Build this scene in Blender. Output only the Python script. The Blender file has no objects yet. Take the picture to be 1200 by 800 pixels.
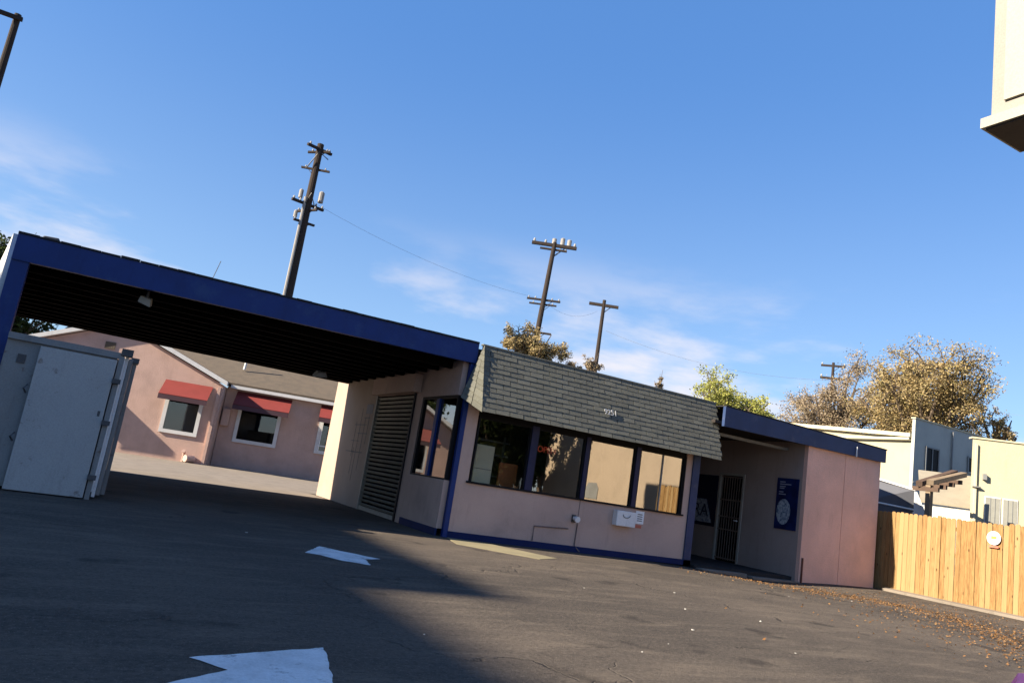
import bpy, bmesh, math, random
import numpy as np
from mathutils import Vector, Matrix
random.seed(7)
rng = np.random.default_rng(7)
U = 1.1                                   # metres per layout unit
scene = bpy.context.scene
C = scene.collection

# ------------------------------------------------------------------ camera
yaw, pitch, roll = math.radians(27.5), math.radians(10.69), math.radians(8.95)
fwd = Vector((math.sin(yaw)*math.cos(pitch), math.cos(yaw)*math.cos(pitch), math.sin(pitch)))
r0 = Vector((math.cos(yaw), -math.sin(yaw), 0)); u0 = r0.cross(fwd)
rt = math.cos(roll)*r0 + math.sin(roll)*u0
up = -math.sin(roll)*r0 + math.cos(roll)*u0
cam_d = bpy.data.cameras.new('camera'); cam = bpy.data.objects.new('camera', cam_d); C.objects.link(cam)
cam_d.sensor_width = 36; cam_d.lens = 883/1200*36; cam_d.clip_end = 3000; cam_d.clip_start = .05
M = Matrix.Identity(4)
for i, v in enumerate((rt, up, -fwd)):
    for j in range(3): M[j][i] = v[j]
M.translation = (0, 0, 1.0*U)
cam.matrix_world = M
scene.camera = cam

# ------------------------------------------------------------------ light
LDIR = Vector((1, -0.064, -0.53)).normalized()          # the way the sunlight travels
sun_d = bpy.data.lights.new('sun', 'SUN'); sun = bpy.data.objects.new('sun', sun_d); C.objects.link(sun)
sun_d.energy = 5.0; sun_d.angle = math.radians(.53); sun_d.color = (1, .87, .68)
sun.rotation_euler = LDIR.to_track_quat('-Z', 'Y').to_euler(); sun.location = (-20, 0, 30)
EL = math.asin(-LDIR.z)
w = bpy.data.worlds.new('World'); scene.world = w; w.use_nodes = True
nt = w.node_tree; nt.nodes.clear()
def N(t, typ, **k):
    n = t.nodes.new(typ)
    for a, b in k.items(): setattr(n, a, b)
    return n
def mixc(t, fac, a, b, mode='MIX'):
    m = N(t, 'ShaderNodeMix', data_type='RGBA', blend_type=mode)
    for s, v in ((m.inputs[0], fac), (m.inputs[6], a), (m.inputs[7], b)):
        if hasattr(v, 'default_value') or hasattr(v, 'is_linked'): t.links.new(v, s)
        elif isinstance(v, (tuple, list)): s.default_value = (*v[:3], 1)
        else: s.default_value = v
    return m.outputs[2]
def mth(t, op, a, b=None, clamp=False):
    m = N(t, 'ShaderNodeMath', operation=op, use_clamp=clamp)
    for s, v in ((m.inputs[0], a), (m.inputs[1], b)):
        if v is None: continue
        if hasattr(v, 'is_linked'): t.links.new(v, s)
        else: s.default_value = v
    return m.outputs[0]
def maprange(t, v, a, b, c=0, d=1, smooth=True):
    m = N(t, 'ShaderNodeMapRange', interpolation_type='SMOOTHSTEP' if smooth else 'LINEAR')
    t.links.new(v, m.inputs[0])
    for i, x in enumerate((a, b, c, d)): m.inputs[1+i].default_value = x
    return m.outputs[0]
def noise(t, vec, scale, detail=4, rough=.55, sc=None, dist=0):
    n = N(t, 'ShaderNodeTexNoise'); n.inputs['Scale'].default_value = scale
    n.inputs['Detail'].default_value = detail; n.inputs['Roughness'].default_value = rough; n.inputs['Distortion'].default_value = dist
    if sc:
        mp = N(t, 'ShaderNodeMapping'); mp.inputs['Scale'].default_value = sc; t.links.new(vec, mp.inputs[0]); vec = mp.outputs[0]
    t.links.new(vec, n.inputs['Vector'])
    return n.outputs['Fac']
sky = N(nt, 'ShaderNodeTexSky'); sky.sky_type = 'NISHITA'; sky.sun_disc = False
sky.sun_elevation = EL; sky.sun_rotation = math.atan2(-LDIR.x, -LDIR.y)
sky.air_density = 1.0; sky.dust_density = .25; sky.ozone_density = 3.6
tc = N(nt, 'ShaderNodeTexCoord'); sep = N(nt, 'ShaderNodeSeparateXYZ'); nt.links.new(tc.outputs['Generated'], sep.inputs[0])
cl = noise(nt, tc.outputs['Generated'], 3.0, 6, .55, (1, 1, 3.2), .1)
cl = maprange(nt, cl, .47, .66)
band = mth(nt, 'MULTIPLY', maprange(nt, sep.outputs[2], .02, .10), maprange(nt, sep.outputs[2], .17, .33, 1, 0))
cl = mth(nt, 'MULTIPLY', mth(nt, 'MULTIPLY', cl, band), .9)
haze = mixc(nt, maprange(nt, sep.outputs[2], 0, .55), (1.45, 2.35, 3.8), (.36, 1.28, 3.5))      # even blue of a slightly hazy afternoon
skyc = mixc(nt, .6, sky.outputs[0], haze)
skyc = mixc(nt, cl, skyc, (4.3, 4.1, 4.3))
bg = N(nt, 'ShaderNodeBackground'); bg.inputs[1].default_value = .07
nt.links.new(skyc, bg.inputs[0]); wo = N(nt, 'ShaderNodeOutputWorld'); nt.links.new(bg.outputs[0], wo.inputs[0])
scene.view_settings.view_transform = 'Standard'; scene.view_settings.look = 'None'
scene.view_settings.gamma = 1; scene.view_settings.exposure = 1.7; scene.view_settings.use_curve_mapping = False

# ------------------------------------------------------------------ materials
MATS = {}
def mat(name, col, rough=.8, var=.18, vs=1.2, bump=0., bs=40, metal=0, spec=.3, rnd=0., col2=None, dirt=0., streak=None, emit=None):
    m = bpy.data.materials.new(name); m.use_nodes = True; t = m.node_tree; t.nodes.clear()
    out = N(t, 'ShaderNodeOutputMaterial'); p = N(t, 'ShaderNodeBsdfPrincipled'); t.links.new(p.outputs[0], out.inputs[0])
    co = N(t, 'ShaderNodeTexCoord').outputs['Object']
    c2 = col2 or tuple(c*.72 for c in col)
    n1 = noise(t, co, vs, 6, .6, streak)
    c = mixc(t, mth(t, 'MULTIPLY', maprange(t, n1, .38, .68), var*4 if var < .25 else 1), col, c2)
    gv = N(t, 'ShaderNodeHueSaturation'); t.links.new(c, gv.inputs['Color'])
    t.links.new(maprange(t, noise(t, co, 55, 4, .75), .3, .7, .86, 1.12, False), gv.inputs['Value']); c = gv.outputs[0]
    if rnd:
        oi = N(t, 'ShaderNodeObjectInfo')
        hv = N(t, 'ShaderNodeHueSaturation'); t.links.new(c, hv.inputs['Color'])
        t.links.new(maprange(t, oi.outputs['Random'], 0, 1, 1-rnd, 1+rnd, False), hv.inputs['Value'])
        t.links.new(maprange(t, mth(t, 'FRACT', mth(t, 'MULTIPLY', oi.outputs['Random'], 17.3)), 0, 1, 1-rnd*.6, 1+rnd*.4, False), hv.inputs['Saturation'])
        c = hv.outputs[0]
    if dirt:
        n2 = noise(t, co, 6, 5, .7, (1, 1, .18))
        c = mixc(t, mth(t, 'MULTIPLY', maprange(t, n2, .52, .78), dirt), c, tuple(x*.35 for x in col))
    t.links.new(c, p.inputs['Base Color'])
    p.inputs['Roughness'].default_value = rough; p.inputs['Metallic'].default_value = metal
    p.inputs['Specular IOR Level'].default_value = spec
    if emit: p.inputs['Emission Color'].default_value = (*emit[:3], 1); p.inputs['Emission Strength'].default_value = emit[3]
    if bump:
        b = N(t, 'ShaderNodeBump'); b.inputs['Strength'].default_value = bump; b.inputs['Distance'].default_value = .02
        t.links.new(noise(t, co, bs, 5, .65), b.inputs['Height']); t.links.new(b.outputs[0], p.inputs['Normal'])
    MATS[name] = m; return m
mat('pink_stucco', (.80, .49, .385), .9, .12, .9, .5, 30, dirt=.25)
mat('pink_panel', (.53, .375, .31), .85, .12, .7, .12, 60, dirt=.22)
mat('salmon_stucco', (.46, .315, .265), .9, .12, 1.5, .5, 22, dirt=.15)
mat('cream_wall', (.38, .305, .23), .9, .1, .8, .25, 40, dirt=.2)
mat('pale_yellow', (.45, .415, .285), .9, .08, .5, .3, 30, dirt=.12)
mat('pale_cream', (.52, .47, .33), .9, .08, .5, .3, 30, dirt=.12)
mat('grey_side', (.38, .39, .36), .9, .12, .5, .3, 30, dirt=.3)  # front of the cream two-storey building, its shade put in as grey
mat('blue_paint', (.004, .028, .155), .5, .15, 2, .08, 30, dirt=.3)
mat('slate_blue', (.02, .042, .115), .55, .15, 2, .08, 30, dirt=.3)
mat('navy', (.012, .016, .06), .5, .15, 3)
mat('deep_black', (.003, .003, .004), .9, spec=.02)
mat('black_frame', (.008, .008, .010), .6, spec=.15)
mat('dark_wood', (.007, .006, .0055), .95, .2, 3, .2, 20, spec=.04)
mat('roof_black', (.025, .025, .027), .9, .2, 3, .5, 30)
mat('white_paint', (.55, .55, .55), .6, .06, 2, .05, 30, dirt=.12)
mat('white_metal', (.72, .72, .72), .45, .05, 2, dirt=.15)
mat('grey_door', (.34, .35, .35), .5, .08, .8, .05, 20, dirt=.25)
mat('grey_steel', (.21, .215, .215), .5, .12, 1.5, .08, 20, dirt=.5)
mat('dark_steel', (.07, .07, .075), .5, .2, 4)
mat('slat_steel', (.30, .28, .235), .55, .15, 3, .05, 20, dirt=.4, rnd=.08)
mat('shingle', (.138, .138, .113), .9, .2, 5, .6, 70, rnd=.12, col2=(.114, .112, .096))
mat('roof_brown', (.105, .082, .060), .95, .2, 3, .8, 25, col2=(.08, .065, .05))
mat('red_fabric', (.17, .026, .022), .8, .1, 2, .1, 60)
mat('red_shade', (.06, .03, .04), .8)
mat('concrete', (.20, .17, .14), .9, .18, 1.5, .3, 40, dirt=.25)
mat('yellow_concrete', (.22, .19, .115), .9, .15, 2, .3, 40, col2=(.15, .13, .085))
mat('bark', (.10, .075, .055), .95, .2, 6, .6, 20)
mat('pole_wood', (.035, .026, .022), .95, .2, 3, .4, 20, streak=(6, 6, .6))
mat('pole_grey', (.24, .23, .22), .7, .1, 3)
mat('insulator', (.3, .3, .3), .4)
mat('poster_blue', (.006, .010, .05), .35, .2, 3, col2=(.010, .025, .12))
mat('poster_navy', (.008, .011, .035), .4)
mat('poster_print', (.40, .44, .48), .5, .25, 14, col2=(.05, .08, .16))
mat('poster_text', (.30, .32, .42), .5)
mat('sign_panel', (.29, .27, .215), .4, .04, 1)
mat('sign_frame', (.22, .20, .175), .5, .08, 2)
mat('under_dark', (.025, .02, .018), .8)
mat('purple_paint', (.055, .018, .07), .25, .05, 2, spec=.6)
mat('car_blue', (.012, .022, .09), .25, .05, 2, spec=.6)
mat('car_white', (.75, .76, .78), .3, .05, 2, spec=.6)
mat('lamp_glass', (.36, .35, .24), .15, .1, 4, spec=.6)
mat('rubber', (.02, .02, .02), .9)
mat('tarp_grey', (.10, .105, .125), .8, .1, 2)
mat('timber_brown', (.085, .055, .04), .85, .15, 4, .3, 30)
mat('timber_pale', (.20, .15, .10), .85, .15, 4, .3, 30)
mat('shed_roof', (.25, .22, .17), .9, .1, 2, .3, 30)
mat('orange_plastic', (.42, .14, .04), .5, .1, 4)
mat('cabinet_cream', (.78, .74, .52), .5)
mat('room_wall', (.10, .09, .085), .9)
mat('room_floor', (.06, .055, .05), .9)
mat('red_sign', (.55, .05, .03), .5, emit=(1, .16, .10, .22))
mat('paper_white', (.8, .8, .8), .7, .05)
mat('red_print', (.5, .15, .1), .7)
mat('wire', (.22, .23, .25), .6)
mat('left_building', (.3, .25, .2), .9, .1, .5, .3, 20)
mat('curtain', (.26, .26, .23), .8, .1, 4)
mat('litter', (.4, .39, .36), .8)
mat('porch_shade', (.36, .285, .255), .85, .12, .7, .12, 60, dirt=.25)  # wall pink darkened, the porch's shade put into the colour
mat('bar_brown', (.17, .13, .105), .6)
mat('navy_trim', (.010, .020, .085), .7, .15, 2, dirt=.3, spec=.15)
mat('door_trim', (.36, .33, .29), .6, dirt=.3)
mat('conduit_paint', (.20, .145, .13), .7)
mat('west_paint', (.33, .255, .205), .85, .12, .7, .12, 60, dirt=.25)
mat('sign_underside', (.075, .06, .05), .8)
mat('cream_render', (.36, .325, .225), .9, .1, .5, .3, 30, dirt=.2)
mat('rust_pipe', (.16, .06, .04), .8)

def leafmat(name, cols, trans=.25):
    m = bpy.data.materials.new(name); m.use_nodes = True; t = m.node_tree; t.nodes.clear()
    out = N(t, 'ShaderNodeOutputMaterial'); g = N(t, 'ShaderNodeNewGeometry'); cr = N(t, 'ShaderNodeValToRGB')
    t.links.new(g.outputs['Random Per Island'], cr.inputs[0])
    e = cr.color_ramp.elements; e[0].color = (*cols[0], 1); e[1].color = (*cols[-1], 1)
    for i, c in enumerate(cols[1:-1]):
        x = e.new((i+1)/(len(cols)-1)); x.color = (*c, 1)
    d = N(t, 'ShaderNodeBsdfDiffuse'); tr = N(t, 'ShaderNodeBsdfTranslucent'); ms = N(t, 'ShaderNodeMixShader'); ms.inputs[0].default_value = trans
    for s in (d, tr): t.links.new(cr.outputs[0], s.inputs[0])
    t.links.new(d.outputs[0], ms.inputs[1]); t.links.new(tr.outputs[0], ms.inputs[2]); t.links.new(ms.outputs[0], out.inputs[0])
    MATS[name] = m
leafmat('leaf_gold', [(.17, .115, .05), (.29, .22, .105), (.38, .30, .17), (.24, .21, .09)])
leafmat('leaf_russet', [(.18, .13, .09), (.29, .225, .155), (.37, .31, .23), (.25, .20, .11)])
leafmat('leaf_green', [(.18, .20, .04), (.29, .30, .075), (.38, .37, .12), (.22, .235, .06)])
leafmat('leaf_dark', [(.02, .035, .012), (.04, .055, .02), (.06, .07, .03)])
leafmat('leaf_dry', [(.10, .05, .022), (.19, .10, .045), (.25, .15, .07), (.13, .065, .03)], .1)

def asphalt():
    m = bpy.data.materials.new('asphalt'); m.use_nodes = True; t = m.node_tree; t.nodes.clear()
    out = N(t, 'ShaderNodeOutputMaterial'); p = N(t, 'ShaderNodeBsdfPrincipled'); t.links.new(p.outputs[0], out.inputs[0])
    co = N(t, 'ShaderNodeTexCoord').outputs['Object']
    big = noise(t, co, .22, 5, .6)
    stroke = noise(t, co, 1.6, 8, .72, (.45, 1.8, 1), .5)
    stroke2 = noise(t, co, 3.2, 7, .7, (.4, 1.5, 1), .3)
    fine = noise(t, co, 120, 3, .7); mid = noise(t, co, 14, 4, .7)
    c = mixc(t, maprange(t, big, .35, .68), (.058, .050, .044), (.100, .083, .069))
    c = mixc(t, mth(t, 'MULTIPLY', maprange(t, stroke, .45, .70), .6), c, (.155, .127, .100))
    c = mixc(t, mth(t, 'MULTIPLY', maprange(t, stroke2, .5, .72), .5), c, (.038, .034, .032))
    c = mixc(t, mth(t, 'MULTIPLY', maprange(t, fine, .45, .75), .45), c, (.17, .148, .125))
    c = mixc(t, mth(t, 'MULTIPLY', maprange(t, mid, .58, .75), .35), c, (.020, .018, .018))
    vo = N(t, 'ShaderNodeTexVoronoi', feature='DISTANCE_TO_EDGE'); vo.inputs['Scale'].default_value = .30
    wob = N(t, 'ShaderNodeTexNoise'); wob.inputs['Scale'].default_value = 1.6; wob.inputs['Detail'].default_value = 5; t.links.new(co, wob.inputs[0])
    va = N(t, 'ShaderNodeVectorMath', operation='MULTIPLY_ADD'); t.links.new(wob.outputs['Color'], va.inputs[0]); va.inputs[1].default_value = (1.3, 1.3, 0); t.links.new(co, va.inputs[2])
    t.links.new(va.outputs[0], vo.inputs['Vector'])
    crack = mth(t, 'MULTIPLY', maprange(t, vo.outputs['Distance'], .0, .0065, 1, 0), maprange(t, noise(t, co, .5, 2), .42, .58))
    c = mixc(t, mth(t, 'MULTIPLY', crack, .45), c, (.015, .015, .015))
    agg = noise(t, co, 26, 8, .85)
    c = mixc(t, mth(t, 'MULTIPLY', maprange(t, agg, .50, .62), .6), c, (.145, .122, .100))
    c = mixc(t, mth(t, 'MULTIPLY', maprange(t, agg, .48, .38), .6), c, (.026, .023, .022))
    spot = mth(t, 'MULTIPLY', maprange(t, noise(t, co, 1.1, 3, .5), .62, .72), .6)
    c = mixc(t, spot, c, (.022, .020, .020))
    grit = N(t, 'ShaderNodeTexVoronoi'); grit.inputs['Scale'].default_value = 42; t.links.new(co, grit.inputs['Vector'])
    c = mixc(t, mth(t, 'MULTIPLY', maprange(t, grit.outputs['Distance'], .08, .22, 1, 0), .5), c, (.24, .21, .18))
    # brown leaf dust carried along the foot of the fence and wing
    g = N(t, 'ShaderNodeSeparateXYZ'); t.links.new(co, g.inputs[0])
    ln = mth(t, 'ABSOLUTE', mth(t, 'ADD', mth(t, 'SUBTRACT', mth(t, 'MULTIPLY', g.outputs[0], -.80), -13.2), g.outputs[1]))
    ln = maprange(t, ln, .3, 2.6, 1, 0)
    ln = mth(t, 'MULTIPLY', ln, maprange(t, g.outputs[0], 7.5, 11, 0, 1))
    dust = mth(t, 'MULTIPLY', ln, maprange(t, noise(t, co, 1.5, 6, .7, (.5, 1.5, 1)), .40, .62))
    c = mixc(t, mth(t, 'MULTIPLY', dust, .6), c, (.12, .072, .045))
    t.links.new(c, p.inputs['Base Color']); p.inputs['Roughness'].default_value = .95; p.inputs['Specular IOR Level'].default_value = .06
    b = N(t, 'ShaderNodeBump'); b.inputs['Strength'].default_value = .7; b.inputs['Distance'].default_value = .015
    t.links.new(mth(t, 'ADD', mth(t, 'SUBTRACT', mth(t, 'ADD', fine, mth(t, 'MULTIPLY', mid, 1.2)), mth(t, 'MULTIPLY', crack, 2)), mth(t, 'MULTIPLY', stroke, 2.2)), b.inputs['Height'])
    t.links.new(b.outputs[0], p.inputs['Normal']); MATS['asphalt'] = m
asphalt()
def wear(name, col, amt, sc, lo, hi):
    m = MATS[name]; t = m.node_tree; p = [n for n in t.nodes if n.type == 'BSDF_PRINCIPLED'][0]
    co = N(t, 'ShaderNodeTexCoord').outputs['Object']; src = p.inputs['Base Color'].links[0].from_socket
    t.links.new(mixc(t, mth(t, 'MULTIPLY', maprange(t, noise(t, co, sc, 7, .72), lo, hi), amt), src, col), p.inputs['Base Color'])
wear('grey_door', (.10, .06, .04), .7, 3.5, .60, .70); wear('grey_steel', (.09, .05, .03), .8, 4, .57, .68)
wear('blue_paint', (.02, .055, .16), .6, 2.2, .54, .70); wear('slate_blue', (.07, .08, .13), .6, 2.2, .54, .70)
wear('pink_panel', (.34, .25, .205), .5, 1.3, .50, .72); wear('pink_stucco', (.60, .38, .30), .5, 1.1, .48, .72)
wear('salmon_stucco', (.33, .235, .20), .5, .8, .5, .72); wear('white_paint', (.33, .31, .28), .6, 4, .58, .7)
def roadpaint():
    m = mat('road_paint', (.62, .62, .62), .75, .15, 3, .3, 60, dirt=.3)
    t = m.node_tree; p = [n for n in t.nodes if n.type == 'BSDF_PRINCIPLED'][0]
    co = N(t, 'ShaderNodeTexCoord').outputs['Object']
    src = p.inputs['Base Color'].links[0].from_socket
    c = mixc(t, mth(t, 'MULTIPLY', maprange(t, noise(t, co, 4, 9, .8), .54, .66), .7), src, (.075, .068, .06))
    t.links.new(c, p.inputs['Base Color'])
roadpaint()
def wood():
    m = bpy.data.materials.new('fence_wood'); m.use_nodes = True; t = m.node_tree; t.nodes.clear()
    out = N(t, 'ShaderNodeOutputMaterial'); p = N(t, 'ShaderNodeBsdfPrincipled'); t.links.new(p.outputs[0], out.inputs[0])
    oi = N(t, 'ShaderNodeObjectInfo'); co = N(t, 'ShaderNodeTexCoord').outputs['Object']
    off = N(t, 'ShaderNodeVectorMath', operation='ADD'); cb = N(t, 'ShaderNodeCombineXYZ')
    t.links.new(mth(t, 'MULTIPLY', oi.outputs['Random'], 37), cb.inputs[1]); t.links.new(mth(t, 'MULTIPLY', oi.outputs['Random'], 91), cb.inputs[2])
    t.links.new(co, off.inputs[0]); t.links.new(cb.outputs[0], off.inputs[1])
    gr = noise(t, off.outputs[0], 9, 6, .6, (1, 5, .35), .8)
    c = mixc(t, maprange(t, gr, .35, .68), (.27, .165, .066), (.16, .085, .032))
    c = mixc(t, maprange(t, oi.outputs['Random'], .25, 1, 0, .85, False), c, (.31, .215, .105))
    vo = N(t, 'ShaderNodeTexVoronoi'); vo.inputs['Scale'].default_value = 2.6; mp = N(t, 'ShaderNodeMapping'); mp.inputs['Scale'].default_value = (1, 2.2, 1)
    t.links.new(off.outputs[0], mp.inputs[0]); t.links.new(mp.outputs[0], vo.inputs['Vector'])
    c = mixc(t, maprange(t, vo.outputs['Distance'], .05, .13, .85, 0), c, (.055, .025, .011))
    t.links.new(c, p.inputs['Base Color']); p.inputs['Roughness'].default_value = .8; p.inputs['Specular IOR Level'].default_value = .2
    b = N(t, 'ShaderNodeBump'); b.inputs['Strength'].default_value = .25; b.inputs['Distance'].default_value = .01; t.links.new(gr, b.inputs['Height']); t.links.new(b.outputs[0], p.inputs['Normal'])
    MATS['fence_wood'] = m
wood()
def glass(name, refl, tint):
    m = bpy.data.materials.new(name); m.use_nodes = True; t = m.node_tree; t.nodes.clear()
    out = N(t, 'ShaderNodeOutputMaterial'); tr = N(t, 'ShaderNodeBsdfTransparent'); tr.inputs[0].default_value = (*tint, 1)
    gl = N(t, 'ShaderNodeBsdfGlossy'); gl.inputs['Roughness'].default_value = .012; gl.inputs[0].default_value = (.95, .92, .86, 1)
    co = N(t, 'ShaderNodeTexCoord').outputs['Object']
    b = N(t, 'ShaderNodeBump'); b.inputs['Strength'].default_value = .03; b.inputs['Distance'].default_value = .02; t.links.new(noise(t, co, 1.3, 2), b.inputs['Height']); t.links.new(b.outputs[0], gl.inputs['Normal'])
    ms = N(t, 'ShaderNodeMixShader'); ms.inputs[0].default_value = refl
    t.links.new(tr.outputs[0], ms.inputs[1]); t.links.new(gl.outputs[0], ms.inputs[2]); t.links.new(ms.outputs[0], out.inputs[0]); MATS[name] = m
glass('film_glass', .32, (.5, .5, .48))
glass('dark_glass', .07, (.85, .85, .85))

# ------------------------------------------------------------------ builders
ORG = {}
def thing(name, label, cat, org=(0, 0, 0), group=None, rz=0, kind=None):
    o = bpy.data.objects.new(name, None); C.objects.link(o); o.empty_display_size = .2
    o.location = Vector(org)*U; o.rotation_euler = (0, 0, rz); ORG[o] = Vector(org)
    tag(o, label, cat, group, kind); return o
def tag(o, label=None, cat=None, group=None, kind=None):
    for k, v in (('label', label), ('category', cat), ('group', group), ('kind', kind)):
        if v: o[k] = v
    return o
class MB:
    def __init__(s): s.v = []; s.f = []
    def box(s, x0, x1, y0, y1, z0, z1):
        n = len(s.v)
        s.v += [(x, y, z) for z in (z0, z1) for y in (y0, y1) for x in (x0, x1)]
        s.f += [tuple(n+i for i in q) for q in ((0, 2, 3, 1), (4, 5, 7, 6), (0, 1, 5, 4), (2, 6, 7, 3), (0, 4, 6, 2), (1, 3, 7, 5))]
        return s
    def hexa(s, bot, top):
        n = len(s.v); k = len(bot); s.v += list(bot)+list(top)
        s.f.append(tuple(n+i for i in reversed(range(k)))); s.f.append(tuple(n+k+i for i in range(k)))
        for i in range(k):
            j = (i+1) % k; s.f.append((n+i, n+j, n+k+j, n+k+i))
        return s
    def tube(s, pts, rad, n=8):
        pts = [Vector(p) for p in pts]
        if not isinstance(rad, (list, tuple)): rad = [rad]*len(pts)
        base = len(s.v)
        for i, p in enumerate(pts):
            d = (pts[min(i+1, len(pts)-1)]-pts[max(i-1, 0)]).normalized()
            a = d.cross(Vector((0, 0, 1)) if abs(d.z) < .9 else Vector((1, 0, 0))).normalized(); b = d.cross(a)
            for k in range(n):
                th = 2*math.pi*k/n; s.v.append(tuple(p+(a*math.cos(th)+b*math.sin(th))*rad[i]))
        for i in range(len(pts)-1):
            for k in range(n):
                q = base+i*n; s.f.append((q+k, q+(k+1) % n, q+n+(k+1) % n, q+n+k))
        s.f.append(tuple(base+k for k in range(n))); s.f.append(tuple(base+(len(pts)-1)*n+k for k in reversed(range(n))))
        return s
    def build(s, name, m, parent=None, org=None, bevel=0, smooth=False):
        o0 = ORG.get(parent, Vector((0, 0, 0))) if org is None else Vector(org)
        me = bpy.data.meshes.new(name)
        me.from_pydata([((v[0]-o0.x)*U, (v[1]-o0.y)*U, (v[2]-o0.z)*U) for v in s.v], [], s.f)
        bm = bmesh.new(); bm.from_mesh(me); bmesh.ops.recalc_face_normals(bm, faces=bm.faces)
        if bevel: bmesh.ops.bevel(bm, geom=list(bm.edges), offset=bevel*U, segments=2, affect='EDGES', profile=.6)
        bm.to_mesh(me); bm.free()
        if smooth:
            for p in me.polygons: p.use_smooth = True
        me.materials.append(MATS[m])
        o = bpy.data.objects.new(name, me); C.objects.link(o)
        if parent: o.parent = parent; ORG[o] = o0
        else: o.location = o0*U
        return o
def bx(name, m, parent, *c, bevel=0, org=None): return MB().box(*c).build(name, m, parent, org, bevel)
def disc(mb, c, ax, r, n=20, t=.02):
    # short cylinder about axis 'x' or 'y'
    ring = []
    for s in (0, 1):
        for k in range(n):
            a = 2*math.pi*k/n; p = [c[0], c[1], c[2]]
            i = {'x': 0, 'y': 1, 'z': 2}[ax]; j, l = [q for q in range(3) if q != i]
            p[i] += s*t; p[j] += r*math.cos(a); p[l] += r*math.sin(a); ring.append(tuple(p))
    return mb.hexa(ring[:n], ring[n:])
def fastmesh(name, V, F4, m):
    me = bpy.data.meshes.new(name); nv = len(V); nf = len(F4)
    me.vertices.add(nv); me.vertices.foreach_set('co', np.asarray(V, np.float32).ravel())
    me.loops.add(nf*4); me.loops.foreach_set('vertex_index', np.asarray(F4, np.int32).ravel())
    me.polygons.add(nf); me.polygons.foreach_set('loop_start', np.arange(nf, dtype=np.int32)*4)
    me.update(calc_edges=True); me.materials.append(MATS[m]); return me
def leafquads(P, size, flat=0.):
    n = len(P); s = size*rng.uniform(.6, 1.4, (n, 1))
    a = rng.normal(size=(n, 3)); a[:, 2] *= (1-flat); a /= np.linalg.norm(a, axis=1, keepdims=True)
    b = rng.normal(size=(n, 3)); b[:, 2] *= (1-flat); b -= (b*a).sum(1, keepdims=True)*a; b /= np.linalg.norm(b, axis=1, keepdims=True)
    c = np.cross(a, b)
    V = np.stack([P-a*s, P-b*s*.55+c*s*.18, P+a*s, P+b*s*.55+c*s*.18], 1).reshape(-1, 3)
    return V*U, np.arange(n*4).reshape(-1, 4)
def text(name, s, size, m, parent, loc, rot, extr=.006):
    cu = bpy.data.curves.new(name, 'FONT'); cu.body = s; cu.size = size*U; cu.extrude = extr; cu.align_x = 'CENTER'; cu.align_y = 'CENTER'
    t = bpy.data.objects.new('tmp', cu); C.objects.link(t)
    me = bpy.data.meshes.new_from_object(t.evaluated_get(bpy.context.evaluated_depsgraph_get()))
    bpy.data.objects.remove(t); me.materials.clear(); me.materials.append(MATS[m])
    o = bpy.data.objects.new(name, me); C.objects.link(o)
    o0 = Vector((0, 0, 0))
    if parent: o.parent = parent; o0 = ORG[parent]; ORG[o] = o0
    o.location = (Vector(loc)-o0)*U; o.rotation_euler = rot; return o

# ------------------------------------------------------------------ ground
def gz(x, y):
    return -.10*math.exp(-((x-12.5)/1.7)**2-((y-10.9)/1.9)**2)
xs = sorted(set([-400, -150, -60, -30, 40, 80, 160, 400]+[round(-20+.5*i, 2) for i in range(100)]))
ys = sorted(set([-400, -150, -60, -30, 40, 80, 160, 500]+[round(-10+.5*i, 2) for i in range(80)]))
mb = MB(); mb.v = [(x, y, gz(x, y)) for y in ys for x in xs]; nx = len(xs)
mb.f = [(j*nx+i, j*nx+i+1, (j+1)*nx+i+1, (j+1)*nx+i) for j in range(len(ys)-1) for i in range(nx-1)]
tag(mb.build('ground', 'asphalt', smooth=True), kind='structure')
def sheet(name, m, pts, h=.004, kind=None):
    b = MB(); b.v = [(x, y, gz(x, y)+h) for x, y in pts]; b.f = [tuple(range(len(pts)))]
    return tag(b.build(name, m), kind=kind)
sheet('yard_paving', 'concrete', [(-14, 18.2), (5.2, 18.2), (5.2, 19.9), (24, 19.9), (24, 40), (-14, 40)], .004, 'structure')
o = MB().hexa([(5.42, 11.62, -.05), (5.20, 10.75, -.05), (6.15, 9.85, -.05), (6.72, 10.25, -.05), (6.05, 11.42, -.05)],
              [(5.42, 11.62, .012), (5.20, 10.75, .005), (6.15, 9.85, .005), (6.72, 10.25, .005), (6.05, 11.42, .012)]).build('concrete_patch', 'yellow_concrete')
tag(o, kind='structure')
# painted arrows
def ragged(pts, a):
    out = []
    for i in range(len(pts)):
        p, q = Vector(pts[i]), Vector(pts[(i+1) % len(pts)]); m = max(2, int((q-p).length/.05))
        for k in range(m):
            v = p.lerp(q, k/m); out.append((v.x+random.uniform(-a, a), v.y+random.uniform(-a, a)))
    return out
near = [(.40, 3.42), (.76, 3.69), (.62, 3.89), (1.33, 4.16), (1.20, 3.50), (1.08, 3.05), (.92, 2.80), (.86, 3.02)]
tag(sheet('painted_arrow', 'road_paint', ragged(near, .007)), 'large worn white arrow painted on the shaded asphalt nearest the viewer', 'arrow marking', 'arrows painted on the asphalt')
far = [(2.17, 8.02), (2.50, 8.68), (2.72, 8.40), (3.02, 8.07), (2.80, 7.93), (2.72, 7.52), (2.47, 7.66), (2.32, 7.92)]
tag(sheet('painted_arrow', 'road_paint', ragged(far, .009)), 'small white arrow painted on the asphalt in front of the roll-up door', 'arrow marking', 'arrows painted on the asphalt')

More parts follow.
